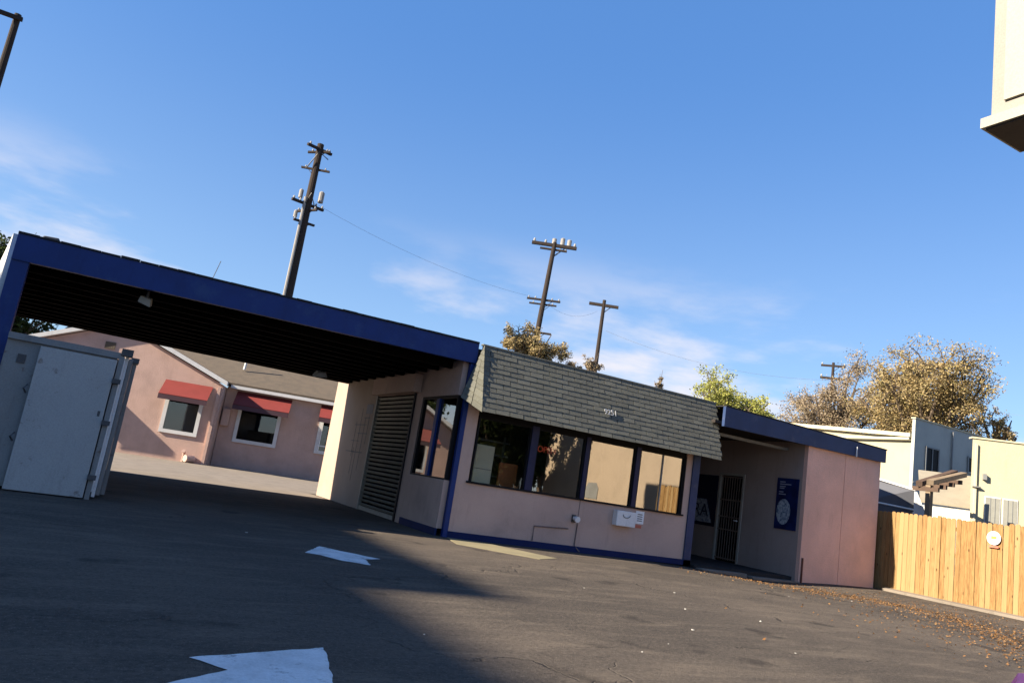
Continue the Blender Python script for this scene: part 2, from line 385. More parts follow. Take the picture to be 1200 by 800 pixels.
# ------------------------------------------------------------------ office building with canopy and wing
B = thing('office_building', 'low pink office with blue canopy, shingled mansard and dark porch', 'building', (5.3, 11.75, 0))
FY = 11.75
bx('front_wall', 'pink_panel', B, 5.47, 10.62, FY, FY+.1, .0, .93)
bx('baseboard', 'navy_trim', B, 5.47, 10.80, FY-.03, FY, 0, .105)
bx('corner_post', 'blue_paint', B, 5.385, 5.47, FY-.02, FY+.06, 0, 2.94)
bx('corner_post', 'slate_blue', B, 10.62, 10.80, FY-.03, FY+.12, 0, 3.0)
bx('wall_pier', 'pink_panel', B, 5.47, 5.70, FY, FY+.1, .93, 3.0)
bx('wall_pier', 'pink_panel', B, 10.46, 10.62, FY, FY+.1, .93, 3.0)
bx('window_header', 'black_frame', B, 5.70, 10.46, FY+.02, FY+.1, 2.10, 3.0)
# panel joints and the conduit on the front wall
bx('panel_joint', 'conduit_paint', B, 8.02, 8.035, FY-.004, FY, .12, .93)
px_ = [(5.76, 6.78), (6.98, 7.97), (8.12, 9.16), (9.32, 10.40)]
fr = bx('window_sill', 'black_frame', B, 5.66, 10.50, FY-.03, FY+.1, .93, .965)
for i, (a, b) in enumerate(px_):
    f = MB().box(a-.03, a, FY+.01, FY+.08, .965, 2.1).box(b, b+.03, FY+.01, FY+.08, .965, 2.1).box(a, b, FY+.01, FY+.08, 2.05, 2.1).build('window', 'black_frame', B)
    bx('pane', 'film_glass' if i else 'dark_glass', f, a, b, FY+.045, FY+.052, .965, 2.05)
bx('mullion', 'navy', B, 6.81, 6.95, FY-.012, FY+.06, .965, 2.1)
bx('mullion', 'navy', B, 8.0, 8.09, FY-.012, FY+.06, .965, 2.1)
bx('mullion', 'navy', B, 9.19, 9.29, FY-.012, FY+.06, .965, 2.1)
bx('mullion', 'black_frame', B, 10.43, 10.46, FY-.005, FY+.06, .965, 2.1)
bx('window_bar', 'grey_steel', B, 9.87, 9.90, FY+.03, FY+.044, .965, 2.05)
# room behind the glass
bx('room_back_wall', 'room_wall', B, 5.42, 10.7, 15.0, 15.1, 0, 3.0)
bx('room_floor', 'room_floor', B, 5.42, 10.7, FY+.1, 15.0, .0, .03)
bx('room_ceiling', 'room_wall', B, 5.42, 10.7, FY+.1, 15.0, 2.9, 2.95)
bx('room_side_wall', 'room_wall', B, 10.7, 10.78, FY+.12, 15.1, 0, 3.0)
# west wall (faces left, under the canopy)
WX = 5.3
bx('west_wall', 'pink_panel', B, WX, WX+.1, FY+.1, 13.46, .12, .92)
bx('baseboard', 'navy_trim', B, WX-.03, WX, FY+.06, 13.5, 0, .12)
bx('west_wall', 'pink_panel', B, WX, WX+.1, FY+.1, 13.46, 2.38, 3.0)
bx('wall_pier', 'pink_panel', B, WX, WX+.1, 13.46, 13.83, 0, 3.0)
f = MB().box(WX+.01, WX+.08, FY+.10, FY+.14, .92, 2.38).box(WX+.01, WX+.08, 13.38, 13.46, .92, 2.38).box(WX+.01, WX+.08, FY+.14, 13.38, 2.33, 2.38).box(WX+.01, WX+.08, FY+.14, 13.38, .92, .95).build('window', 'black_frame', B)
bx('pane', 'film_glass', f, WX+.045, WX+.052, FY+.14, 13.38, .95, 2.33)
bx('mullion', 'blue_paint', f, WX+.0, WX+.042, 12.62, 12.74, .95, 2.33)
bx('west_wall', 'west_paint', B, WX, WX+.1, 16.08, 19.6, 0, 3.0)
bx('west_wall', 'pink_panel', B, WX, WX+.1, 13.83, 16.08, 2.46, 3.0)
hd = bx('shutter_housing', 'pink_panel', B, WX-.16, WX-.002, 13.62, 16.12, 2.47, 2.82, bevel=.01)
sh = bx('roll_up_door', 'deep_black', B, WX+.05, WX+.08, 13.83, 16.08, 0, 2.46)
for a, b in ((13.80, 13.86), (16.05, 16.11)): bx('guide_rail', 'black_frame' if a < 14 else 'slat_steel', sh, WX-.03, WX+.05, a, b, 0, 2.47)
ns = 27; me = None
for i in range(ns):
    z = .10+i*(2.36/ns)
    if me is None:
        s = MB().hexa([(WX+.035, 13.87, 0), (WX+.035, 16.04, 0), (WX+.045, 16.04, .012), (WX+.045, 13.87, .012)],
                      [(WX-.012, 13.87, .044), (WX-.012, 16.04, .044), (WX+.015, 16.04, .052), (WX+.015, 13.87, .052)])
        o = s.build('slat', 'slat_steel', sh, org=(WX, FY, 0)); me = o.data
    else:
        o = bpy.data.objects.new('slat', me); C.objects.link(o); o.parent = sh
    o.location = (0, 0, z*U)
bx('bottom_rail', 'slat_steel', sh, WX-.01, WX+.045, 13.87, 16.04, .01, .09)
# marks painted on the wall left of the shutter
mk = MB()
for (y0, y1, z0, z1) in ((17.15, 17.75, 1.20, 1.22), (16.55, 17.3, 1.19, 1.215), (17.0, 17.02, .55, 2.2), (16.7, 16.72, .8, 2.0), (16.45, 16.47, 1.4, 2.3), (17.3, 17.32, 1.1, 1.9),
                         (16.4, 17.1, 1.62, 1.64), (16.6, 17.4, 1.82, 1.84), (16.4, 16.8, 1.98, 2.0), (16.9, 17.5, 1.45, 1.465), (16.3, 16.75, 2.08, 2.3), (17.2, 17.215, .7, 1.3)):
    mk.box(WX-.004, WX-.001, y0, y1, z0, z1)
mk.build('wall_marking', 'dark_steel', B)
bx('rear_wall', 'cream_wall', B, WX, 16.05, 19.5, 19.6, 0, 3.0, org=None) if False else bx('rear_wall', 'cream_wall', B, WX+.1, 15.95, 19.5, 19.6, 0, 3.0)
# main roof
bx('roof', 'roof_black', B, 5.47, 16.08, 11.72, 19.7, 3.0, 3.22)
# canopy
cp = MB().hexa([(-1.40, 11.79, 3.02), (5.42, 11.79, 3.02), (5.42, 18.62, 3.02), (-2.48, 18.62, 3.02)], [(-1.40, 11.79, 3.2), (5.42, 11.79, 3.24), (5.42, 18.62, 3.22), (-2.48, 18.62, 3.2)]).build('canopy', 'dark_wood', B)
MB().hexa([(-1.43, 11.70, 2.89), (5.47, 11.70, 2.955), (5.47, 11.785, 2.955), (-1.43, 11.785, 2.89)], [(-1.43, 11.70, 3.24), (5.47, 11.70, 3.30), (5.47, 11.785, 3.30), (-1.43, 11.785, 3.24)]).build('fascia', 'blue_paint', cp)
edge = MB()
pr = None
for i in range(28):
    x0 = -1.43+i*6.9/28; x1 = x0+6.9/28-.004; zz = 3.242+.06*i/28; j = random.uniform(0, .014)
    edge.hexa([(x0, 11.685, zz), (x1, 11.685, zz+.002), (x1, 11.9, zz+.002), (x0, 11.9, zz)], [(x0, 11.685, zz+.022+j), (x1, 11.685, zz+.024+j), (x1, 11.9, zz+.024+j), (x0, 11.9, zz+.022+j)])
edge.build('roof_edge', 'roof_black', cp)
for i in range(11):
    y = 12.25+i*.6; xl = -1.43-.87*(y-11.8)/5.6
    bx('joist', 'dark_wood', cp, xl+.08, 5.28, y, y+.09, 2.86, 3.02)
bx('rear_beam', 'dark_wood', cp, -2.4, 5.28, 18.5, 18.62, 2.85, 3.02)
bx('column', 'blue_paint', B, -1.43, -1.225, 11.72, 11.88, 0, 2.90)
MB().hexa([(-1.49, 11.78, 0), (-1.435, 11.78, 0), (-2.48, 18.64, 0), (-2.54, 18.64, 0)], [(-1.49, 11.78, 3.24), (-1.435, 11.78, 3.24), (-2.48, 18.64, 3.22), (-2.54, 18.64, 3.22)]).build('side_wall', 'white_paint', B)
for x, y, w_, h in ((-1.15, 13.0, .26, .33), (.72, 13.0, .30, .31)):
    MB().hexa([(x-w_, y-.15, 3.2), (x+w_, y-.15, 3.2), (x+w_, y+.2, 3.2), (x-w_, y+.2, 3.2)], [(x-w_*.45, y-.1, 3.2+h), (x+w_*.3, y-.1, 3.2+h*1.05), (x+w_*.35, y+.15, 3.2+h), (x-w_*.4, y+.15, 3.2+h)]).build('roof_vent', 'dark_steel', cp, bevel=.02)
MB().tube([(1.07, 13, 3.2), (1.2, 13, 3.85)], .006, 6).build('aerial', 'dark_steel', cp)
# mansard with individual shingles
mx0, mx1 = 5.55, 11.0
T0, B0 = Vector((0, 11.68, 3.30)), Vector((0, 11.35, 2.14))
man = MB().hexa([(mx0, 11.37, 2.16), (mx1, 11.37, 2.16), (mx1, 11.73, 2.22), (mx0, 11.73, 2.22)], [(mx0, 11.69, 3.29), (mx1, 11.69, 3.29), (mx1, 11.73, 3.29), (mx0, 11.73, 3.29)]).build('mansard_roof', 'shingle', B)
slope = (T0-B0); L = slope.length; sd = slope/L; nrm = Vector((0, -sd.z, sd.y))
rows, cols = 13, 20; rh = L/rows; cw = (mx1-mx0)/cols
proto = None
ang = math.atan2(sd.y, sd.z)
for r_ in range(rows):
    off = (r_ % 2)*.5*cw + random.uniform(-.02, .02)
    k = 0; x = mx0-.01
    first = True
    while x < mx1-.02:
        wdt = cw if not (first and r_ % 2) else cw*.5
        first = False
        if x+wdt > mx1+.06: wdt = mx1+.02-x
        if proto is None:
            s = MB(); s.hexa([(-.5, -.004, 0), (.5, -.004, 0), (.5, -.0155, 0), (-.5, -.0155, 0)], [(-.5, .0, 1.12), (.5, .0, 1.12), (.5, -.010, 1.12), (-.5, -.010, 1.12)])
            me = bpy.data.meshes.new('shingle'); me.from_pydata([(v[0]*U, v[1]*U, v[2]*U) for v in s.v], [], s.f)
            bm = bmesh.new(); bm.from_mesh(me); bmesh.ops.recalc_face_normals(bm, faces=bm.faces); bm.to_mesh(me); bm.free()
            me.materials.append(MATS['shingle']); proto = me
        o = bpy.data.objects.new('shingle', proto); C.objects.link(o); o.parent = man
        p = B0+sd*(rh*r_-.012+random.uniform(-.005, .005)); p = Vector((x+wdt/2, p.y, p.z))+nrm*random.uniform(0, .0025)
        o.location = (p-ORG[man])*U; o.rotation_euler = (-ang+random.uniform(-.004, .004), 0, random.uniform(-.003, .003)); o.scale = (wdt-.012, 1, rh)
        x += wdt
# shingled cheek at the left end, flaring out toward the foot
cT, cF, cB = Vector((mx0+.01, 11.66, 3.30)), Vector((mx0+.01, 11.345, 2.13)), Vector((5.27, 11.68, 2.34))
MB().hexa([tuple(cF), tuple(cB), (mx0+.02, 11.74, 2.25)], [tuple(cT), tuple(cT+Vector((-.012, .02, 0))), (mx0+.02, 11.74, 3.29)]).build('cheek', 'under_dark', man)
cn = (cB-cF).cross(cT-cF).normalized()
if cn.x > 0: cn = -cn
for r_ in range(11):
    f0, f1 = r_/11., min(1, (r_+1.12)/11.)
    a0, b0, a1, b1 = cF.lerp(cT, f0), cB.lerp(cT, f0), cF.lerp(cT, f1), cB.lerp(cT, f1)
    n_ = 2 if r_ < 8 else 1
    for k in range(n_):
        dz = Vector((0, 0, random.uniform(-.03, .012)))
        e0, e1 = k/n_, (k+1)/n_-.03
        q0, q1, q2, q3 = a0.lerp(b0, e0)+dz, a0.lerp(b0, e1)+dz, a1.lerp(b1, e1), a1.lerp(b1, e0)
        MB().hexa([tuple(q0+cn*.03), tuple(q1+cn*.03), tuple(q2+cn*.012), tuple(q3+cn*.012)], [tuple(q0+cn*.003), tuple(q1+cn*.003), tuple(q2+cn*.001), tuple(q3+cn*.001)]).build('shingle', 'shingle', man)
MB().hexa([(mx0-.02, 11.655, 3.29), (mx1+.01, 11.655, 3.29), (mx1+.01, 11.75, 3.29), (mx0-.02, 11.75, 3.29)], [(mx0-.02, 11.66, 3.315), (mx1+.01, 11.66, 3.315), (mx1+.01, 11.75, 3.315), (mx0-.02, 11.75, 3.315)]).build('ridge_cap', 'shingle', man)
pn = B0+sd*(L*.385)+nrm*.028
text('street_number', '9251', .15, 'white_paint', B, (8.24, pn.y, pn.z), (math.pi/2-ang, 0, 0), .004)
# wing and porch
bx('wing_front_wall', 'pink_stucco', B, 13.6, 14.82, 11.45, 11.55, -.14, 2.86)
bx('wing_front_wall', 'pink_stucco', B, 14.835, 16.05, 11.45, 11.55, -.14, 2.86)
bx('wall_joint', 'pink_panel', B, 14.81, 14.845, 11.47, 11.54, -.14, 2.85)
bx('wing_east_wall', 'pink_stucco', B, 15.95, 16.05, 11.55, 19.5, -.1, 2.99)
pw = MB().box(13.6, 13.7, 11.55, 13.24, -.14, 2.99).box(13.6, 13.7, 13.98, 19.5, -.14, 2.99).box(13.6, 13.7, 13.24, 13.98, 2.06, 2.99).build('porch_wall', 'porch_shade', B)
bx('porch_back_wall', 'porch_shade', B, 10.82, 13.58, 16.3, 16.4, 0, 2.99)
bx('porch_side_wall', 'porch_shade', B, 10.72, 10.80, FY+.13, 16.3, 0, 2.99)
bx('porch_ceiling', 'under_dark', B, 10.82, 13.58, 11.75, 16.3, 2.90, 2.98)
bx('porch_floor', 'roof_black', B, 10.82, 13.58, 11.62, 16.3, -.15, .03)
bx('step_slab', 'concrete', B, 10.84, 12.05, 11.40, 11.60, -.14, -.005, bevel=.015)
bx('step_slab', 'concrete', B, 12.17, 13.56, 11.36, 11.60, -.16, -.045, bevel=.015)
MB().hexa([(11.0, 11.37, 2.825), (16.12, 11.37, 2.845), (16.12, 11.445, 2.845), (11.0, 11.445, 2.825)], [(11.0, 11.37, 3.225), (16.12, 11.37, 3.135), (16.12, 11.445, 3.135), (11.0, 11.445, 3.225)]).build('wing_fascia', 'slate_blue', B)
MB().hexa([(11.0, 11.36, 3.227), (16.14, 11.36, 3.137), (16.14, 11.73, 3.137), (11.0, 11.73, 3.227)], [(11.0, 11.36, 3.25), (16.14, 11.36, 3.16), (16.14, 11.73, 3.16), (11.0, 11.73, 3.25)]).build('roof_edge', 'roof_black', B)
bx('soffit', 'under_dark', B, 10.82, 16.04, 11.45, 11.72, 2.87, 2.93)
bx('porch_beam', 'grey_steel', B, 11.05, 13.55, 11.95, 12.03, 2.70, 2.76)
MB().tube([(15.05, 11.35, 2.82), (15.05, 11.35, 3.05)], .015, 8).build('vent_pipe', 'white_metal', B)
MB().tube([(13.66, 11.43, -.1), (13.66, 11.43, .45)], .02, 8).build('drain_pipe', 'rust_pipe', B)
d = MB().box(13.575, 13.70, 13.20, 13.25, .03, 2.10).box(13.575, 13.70, 13.97, 14.02, .03, 2.10).box(13.575, 13.70, 13.25, 13.97, 2.05, 2.10).build('door', 'door_trim', B)
bx('door_leaf', 'dark_wood', d, 13.66, 13.69, 13.25, 13.97, .03, 2.05)
for k in range(9):
    y = 13.29+k*.079; MB().tube([(13.615, y, .06), (13.615, y, 2.02)], .009, 6).build('security_bar', 'bar_brown', d)
for z in (.08, .75, 1.05, 1.45, 2.0): bx('bar_rail', 'bar_brown', d, 13.607, 13.628, 13.26, 13.96, z, z+.03)
MB().tube([(13.60, 13.33, 1.0), (13.57, 13.33, 1.0), (13.57, 13.42, 1.0)], .014, 8).build('handle', 'white_metal', d)

# things fixed to or seen in the office
P = thing('poster', 'dark blue poster with a pale round picture beside the barred door', 'poster', (13.58, 11.92, .98), 'posters on the porch wall')
bx('sheet', 'poster_blue', P, 13.578, 13.597, 11.62, 12.21, .98, 2.095)
q = MB(); n_ = 26; ring = []
for t_ in (13.573, 13.577):
    ring.append([(t_, 11.98+.19*math.cos(2*math.pi*k/n_), 1.36+.28*math.sin(2*math.pi*k/n_)) for k in range(n_)])
q.hexa(ring[0], ring[1]).build('round_picture', 'poster_print', P)
q = MB()
for z, a, b in ((2.0, 11.98, 12.13), (1.95, 11.82, 12.13), (1.90, 11.97, 12.13), (1.86, 12.0, 12.13), (1.78, 12.02, 12.14), (1.73, 11.95, 12.14)): q.box(13.573, 13.577, a, b, z, z+.022)
q.build('print_line', 'poster_text', P)
P = thing('poster', 'dark navy poster with grey letters deep in the shaded porch', 'poster', (13.58, 14.55, .78), 'posters on the porch wall')
bx('sheet', 'poster_navy', P, 13.578, 13.597, 14.02+.04, 15.1, .78, 2.02)
MB().hexa([(13.577, 14.15, .86), (13.577, 14.95, .86), (13.577, 14.95, 1.42), (13.577, 14.38, 1.42)], [(13.573, 14.15, .86), (13.573, 14.95, .86), (13.573, 14.95, 1.42), (13.573, 14.38, 1.42)]).build('print_panel', 'poster_print', P)
text('lettering', 'RA', .42, 'poster_navy', P, (13.57, 14.55, 1.14), (math.pi/2, 0, -math.pi/2), .002)
X = thing('wall_box', 'white box with a curved mark under the office windows', 'wall box', (9.02, FY, .58))
bx('casing', 'white_metal', X, 8.80, 9.25, FY-.14, FY-.001, .58, .86, bevel=.012)
q = MB(); q.tube([(9.02+.085*math.cos(a), FY-.145, .80+.06*math.sin(a)) for a in np.linspace(math.pi*1.02, math.pi*1.98, 10)], .008, 6).build('curved_mark', 'grey_steel', X)
X = thing('notice', 'small paper notice taped beside the white wall box', 'notice', (9.44, FY, .6))
bx('sheet', 'paper_white', X, 9.34, 9.54, FY-.006, FY-.001, .66, .9)
q = MB()
for z in (.83, .79, .75, .71): q.box(9.38, 9.50, FY-.008, FY-.0065, z, z+.015)
q.build('print_line', 'dark_steel', X)
bx('red_strip', 'red_print', X, 9.36, 9.50, FY-.007, FY-.001, .58, .64)
X = thing('flood_light', 'small white flood light on the pink wall with dark conduit', 'wall light', (7.95, FY, .59))
q = MB(); q.tube([(7.93, FY-.02, .60), (7.93, FY-.10, .59), (7.93, FY-.15, .585)], [.03, .05, .055], 12).build('lamp_head', 'white_metal', X)
MB().box(7.89, 7.97, FY-.025, FY-.001, .52, .66).build('back_plate', 'dark_steel', X)
q = MB().tube([(7.12, FY-.012, .12), (7.12, FY-.012, .37), (7.84, FY-.012, .40)], .012, 6).tube([(8.03, FY-.012, .5), (8.02, FY-.012, .12), (8.12, FY-.05, .02)], .011, 6)
q.build('conduit', 'conduit_paint', X)
X = thing('open_sign', 'red lettered open sign hanging behind the second window', 'sign', (7.18, FY+.12, 1.72))
text('lettering', 'OPEN', .155, 'red_sign', X, (7.23, FY+.11, 1.72), (math.pi/2, 0, 0), .008)
bx('backing', 'black_frame', X, 7.0, 7.5, FY+.12, FY+.13, 1.63, 1.86)
X = thing('cabinet', 'cream cabinet standing inside the first office window', 'cabinet', (6.0, FY+.35, .03))
bx('body', 'cabinet_cream', X, 5.86, 6.22, FY+.2, FY+.6, .03, 1.62, bevel=.01)
bx('drawer_line', 'grey_steel', X, 5.87, 6.21, FY+.197, FY+.2, 1.2, 1.21)
X = thing('chair', 'orange backed chair inside the first office window', 'chair', (6.6, FY+.6, .03))
bx('backrest', 'orange_plastic', X, 6.42, 6.80, FY+.30, FY+.36, .85, 1.38, bevel=.03)
bx('seat', 'orange_plastic', X, 6.42, 6.80, FY+.36, FY+.8, .45, .52, bevel=.02)
for a in (6.45, 6.77):
    for b in (.36, .77): MB().tube([(a, FY+b, .03), (a, FY+b, .48)], .015, 6).build('leg', 'dark_steel', X)
X = thing('wall_shelf', 'dark metal shelf rack behind the first office window', 'shelf', (6.4, FY+1.2, .03))
for z in (1.1, 1.5, 1.75): bx('shelf', 'grey_steel', X, 6.3, 7.0, FY+1.1, FY+1.3, z, z+.03)
for a in (6.32, 6.98): bx('upright', 'grey_steel', X, a-.02, a+.02, FY+1.3, FY+1.33, .03, 1.9)
# lights under the canopy
X = thing('canopy_light', 'grey box flood light hanging under the canopy behind the front fascia', 'light', (.26, 11.95, 2.72), 'lights under the canopy')
MB().hexa([(.14, 11.95, 2.74), (.31, 11.93, 2.69), (.34, 12.1, 2.74), (.17, 12.12, 2.78)], [(.16, 11.97, 2.84), (.30, 11.95, 2.81), (.33, 12.1, 2.85), (.19, 12.12, 2.87)]).build('lamp_housing', 'slat_steel', X, bevel=.01)
MB().tube([(.25, 12.0, 2.8), (.25, 12.0, 3.02)], .02, 8).build('bracket', 'dark_steel', X)
X = thing('canopy_light', 'pale small flood light at the rear beam of the canopy', 'light', (4.0, 16.4, 2.7), 'lights under the canopy')
MB().hexa([(3.85, 16.3, 2.62), (4.15, 16.3, 2.66), (4.15, 16.45, 2.72), (3.85, 16.45, 2.68)], [(3.93, 16.3, 2.74), (4.1, 16.3, 2.76), (4.1, 16.45, 2.8), (3.93, 16.45, 2.8)]).build('lamp_housing', 'white_metal', X, bevel=.01)
MB().tube([(4.02, 16.4, 2.75), (4.02, 16.48, 2.9)], .02, 8).build('bracket', 'dark_steel', X)

# ------------------------------------------------------------------ storage container under the canopy
K = thing('storage_container', 'grey steel storage container with one large flat door under the canopy', 'container', (-.4, 11.2, 0))
bx('body', 'grey_steel', K, -1.17, .07, 11.22, 13.6, .04, 1.86)
bx('door', 'grey_door', K, -.80, .075, 11.13, 11.20, .015, 1.80, bevel=.006)
bx('top_rail', 'grey_steel', K, -1.17, .12, 11.17, 11.26, 1.83, 1.91)
bx('frame_post', 'grey_steel', K, .09, .15, 11.16, 11.3, .0, 1.87)
bx('frame_post', 'white_metal', K, .165, .205, 11.28, 11.6, .03, 1.9)
bx('frame_post', 'grey_steel', K, .215, .265, 11.5, 13.6, .04, 1.88)
bx('frame_post', 'grey_steel', K, .28, .33, 11.9, 12.1, .02, 1.9)
bx('side_panel', 'dark_steel', K, .07, .215, 11.62, 13.6, .05, 1.85)
MB().tube([(.155, 11.2, .1), (.155, 11.2, 1.85)], .012, 8).build('lock_bar', 'white_metal', K)
for z in (.25, .95, 1.5): bx('hinge', 'dark_steel', K, .07, .17, 11.10, 11.16, z, z+.06)
for z in (.6, 1.2): MB().tube([(-.83, 11.15, z), (-.86, 11.08, z+.05), (-.83, 11.15, z+.1)], .012, 6).build('handle', 'dark_steel', K)
bx('corner_casting', 'dark_steel', K, .10, .24, 11.14, 11.34, 1.88, 1.97)
bx('corner_casting', 'dark_steel', K, .25, .35, 11.85, 12.15, 1.86, 1.93)
bx('vent_plate', 'dark_steel', K, -1.02, -.93, 11.205, 11.22, 1.55, 1.66)
bx('door_label', 'dark_steel', K, .0, .03, 11.126, 11.13, 1.05, 1.12)

# ------------------------------------------------------------------ pink house behind the canopy
H = thing('pink_house', 'salmon pink house with white trim and red awnings behind the canopy', 'house', (3.85, 30, 0), rz=math.radians(-15))
g = MB(); prof = [(-4.6, 0), (3.85, 0), (3.85, 3.0), (0, 4.55), (-4.6, 2.7)]
g.hexa([(x, 30, z) for x, z in prof], [(x, 38, z) for x, z in prof]).build('gable_wall', 'salmon_stucco', H)
bx('recessed_wall', 'salmon_stucco', H, 3.87, 12.5, 31.1, 38, 0, 3.05)
def rake(x0, z0, x1, z1):
    MB().hexa([(x0, 29.8, z0), (x1, 29.8, z1), (x1, 30.06, z1), (x0, 30.06, z0)], [(x0, 29.8, z0+.16), (x1, 29.8, z1+.16), (x1, 30.06, z1+.16), (x0, 30.06, z0+.16)]).build('rake_board', 'white_paint', H)
rake(-4.8, 2.66, 0, 4.58); rake(0, 4.58, 4.0, 2.98)
bx('eave_board', 'white_paint', H, 4.02, 12.7, 30.8, 30.9, 3.0, 3.18)
rf = MB().hexa([(3.6, 30.8, 3.12), (12.7, 30.8, 3.12), (12.7, 34.6, 4.9), (-3.0, 34.6, 4.9), (-3.0, 33.0, 4.15)], [(3.6, 30.8, 3.20), (12.7, 30.8, 3.20), (12.7, 34.6, 4.95), (-3.0, 34.6, 4.95), (-3.0, 33.0, 4.2)]).build('roof', 'roof_brown', H)
MB().hexa([(-4.8, 29.9, 2.80), (0, 29.9, 4.72), (0, 38, 4.72), (-4.8, 38, 2.80)], [(-4.8, 29.9, 2.84), (0, 29.9, 4.76), (0, 38, 4.76), (-4.8, 38, 2.84)]).build('roof', 'roof_brown', H)
MB().hexa([(0, 29.9, 4.72), (4.0, 29.9, 3.12), (4.0, 38, 3.12), (0, 38, 4.72)], [(0, 29.9, 4.76), (4.0, 29.9, 3.16), (4.0, 38, 3.16), (0, 38, 4.76)]).build('roof', 'roof_brown', H)
def pwin(x0, x1, y, z0, z1, aw=True, bars=False):
    t_ = .13
    w_ = MB().box(x0, x0+t_, y-.06, y-.004, z0, z1).box(x1-t_, x1, y-.06, y-.004, z0, z1).box(x0+t_, x1-t_, y-.06, y-.004, z0, z0+t_).box(x0+t_, x1-t_, y-.06, y-.004, z1-.05, z1).build('window', 'white_paint', H)
    bx('pane', 'dark_glass', w_, x0+t_, x1-t_, y-.03, y-.02, z0+t_, z1-.05)
    bx('dark_room', 'deep_black', w_, x0+t_, x1-t_, y-.012, y-.006, z0+t_, z1-.05)
    if bars:
        for k in range(4):
            a = x0+.15+k*(x1-x0-.3)/3; bx('window_bar', 'white_metal', w_, a-.015, a+.015, y-.12, y-.09, z0+.1, z1-.05)
        bx('window_bar', 'white_metal', w_, x0+.1, x1-.1, y-.12, y-.09, z0+.3, z0+.33)
def awning(x0, x1, y, zt, zb, d_=.75):
    a = MB().hexa([(x0, y-.01, zt), (x1, y-.01, zt), (x1, y-d_, zb), (x0, y-d_, zb)], [(x0, y-.01, zt-.025), (x1, y-.01, zt-.025), (x1, y-d_, zb-.025), (x0, y-d_, zb-.025)]).build('awning', 'red_fabric', H)
    v = MB().box(x0, x1, y-d_, y-d_+.012, zb-.19, zb-.001)
    v.build('valance', 'red_shade', a)
pwin(2.0, 3.32, 30, .95, 2.2); awning(1.85, 3.52, 30, 2.86, 2.30)
pwin(4.45, 6.08, 31.1, 1.0, 2.30); awning(4.28, 6.36, 31.1, 2.95, 2.40)
pwin(7.55, 9.0, 31.1, 1.05, 2.35, bars=True); awning(7.5, 9.3, 31.1, 2.97, 2.45)
pwin(-2.6, -1.2, 30, .95, 2.2); awning(-2.8, -1.0, 30, 2.86, 2.3)
bx('downpipe', 'salmon_stucco', H, 3.70, 3.80, 29.9, 30.0, 0, 2.9)
bx('meter_box', 'salmon_stucco', H, 3.92, 4.2, 30.9, 31.1, 1.55, 2.2, bevel=.02)
bx('gable_vent', 'roof_brown', H, -.45, -.1, 29.97, 30, 3.6, 3.85)
MB().tube([(3.05, 29.95, .02), (3.05, 29.9, .35), (3.05, 29.75, .4)], .06, 8).build('gas_pipe', 'salmon_stucco', H)
MB().tube([(3.4, 29.95, .15), (3.15, 29.7, .15)], .13, 10).build('gas_meter', 'salmon_stucco', H)
MB().tube([(4.2, 32.2, 3.9), (4.25, 32.2, 4.75)], .05, 8).build('roof_pipe', 'white_paint', H)

# ------------------------------------------------------------------ timber fence
Fn = thing('timber_fence', 'new orange-brown timber board fence right of the pink wing', 'fence', (16.2, 8, 0))
FE = 4.3; bw = .106; y = 13.0; fmesh = []
for k in range(4):
    hh = 1.755+.02*k*(.5)
    s = MB().hexa([(0, -bw/2+.004, 0), (.02, -bw/2+.004, 0), (.02, bw/2-.004, 0), (0, bw/2-.004, 0)], [(0, -bw/2+.004, hh), (.02, -bw/2+.004, hh), (.02, bw/2-.004, hh), (0, bw/2-.004, hh)])
    pts = [(-bw/2+.003, .01), (bw/2-.003, .01), (bw/2-.003, hh-.03), (bw/2-.025, hh), (-bw/2+.025, hh), (-bw/2+.003, hh-.03)]
    s = MB().hexa([(0, a, b) for a, b in pts], [(.02, a, b) for a, b in pts])
    o = s.build('board', 'fence_wood', Fn, org=(0, 0, 0)); fmesh.append(o.data); bpy.data.objects.remove(o)
while y > FE:
    o = bpy.data.objects.new('board', random.choice(fmesh)); C.objects.link(o); o.parent = Fn
    o.location = (Vector((16.19+random.uniform(-.006, .006), y-bw/2, random.uniform(-.03, 0)))-ORG[Fn])*U; o.rotation_euler = (random.uniform(-.004, .004), 0, random.uniform(-.03, .03))
    y -= bw
for z in (.3, .95, 1.5): bx('rail', 'fence_wood', Fn, 16.225, 16.27, FE, 13.0, z, z+.08)
yy = 11.3
while yy > FE: bx('post', 'fence_wood', Fn, 16.27, 16.36, yy-.09, yy, 0, 1.7); yy -= 2.2
bx('batten', 'fence_wood', Fn, 16.165, 16.183, 10.02, 10.1, 0, 1.78)
MB().hexa([(16.0, FE, -.1), (16.17, FE, -.1), (16.17, 11.2, -.1), (16.0, 11.2, -.1)], [(16.0, FE, .05), (16.17, FE, .07), (16.17, 11.2, .07), (16.0, 11.2, .05)]).build('kerb', 'concrete', None)
tag(bpy.data.objects['kerb'], kind='structure')
X = thing('fence_sign', 'small round white sign screwed to the timber fence', 'sign', (16.17, 8.92, 1.3))
disc(MB(), (16.15, 8.92, 1.46), 'x', .135, 24, .012).build('plate', 'paper_white', X)
q = MB().box(16.146, 16.15, 8.86, 8.97, 1.44, 1.5); q.build('emblem', 'leaf_green', X)
bx('red_strip', 'red_print', X, 16.146, 16.156, 8.82, 9.02, 1.27, 1.31)

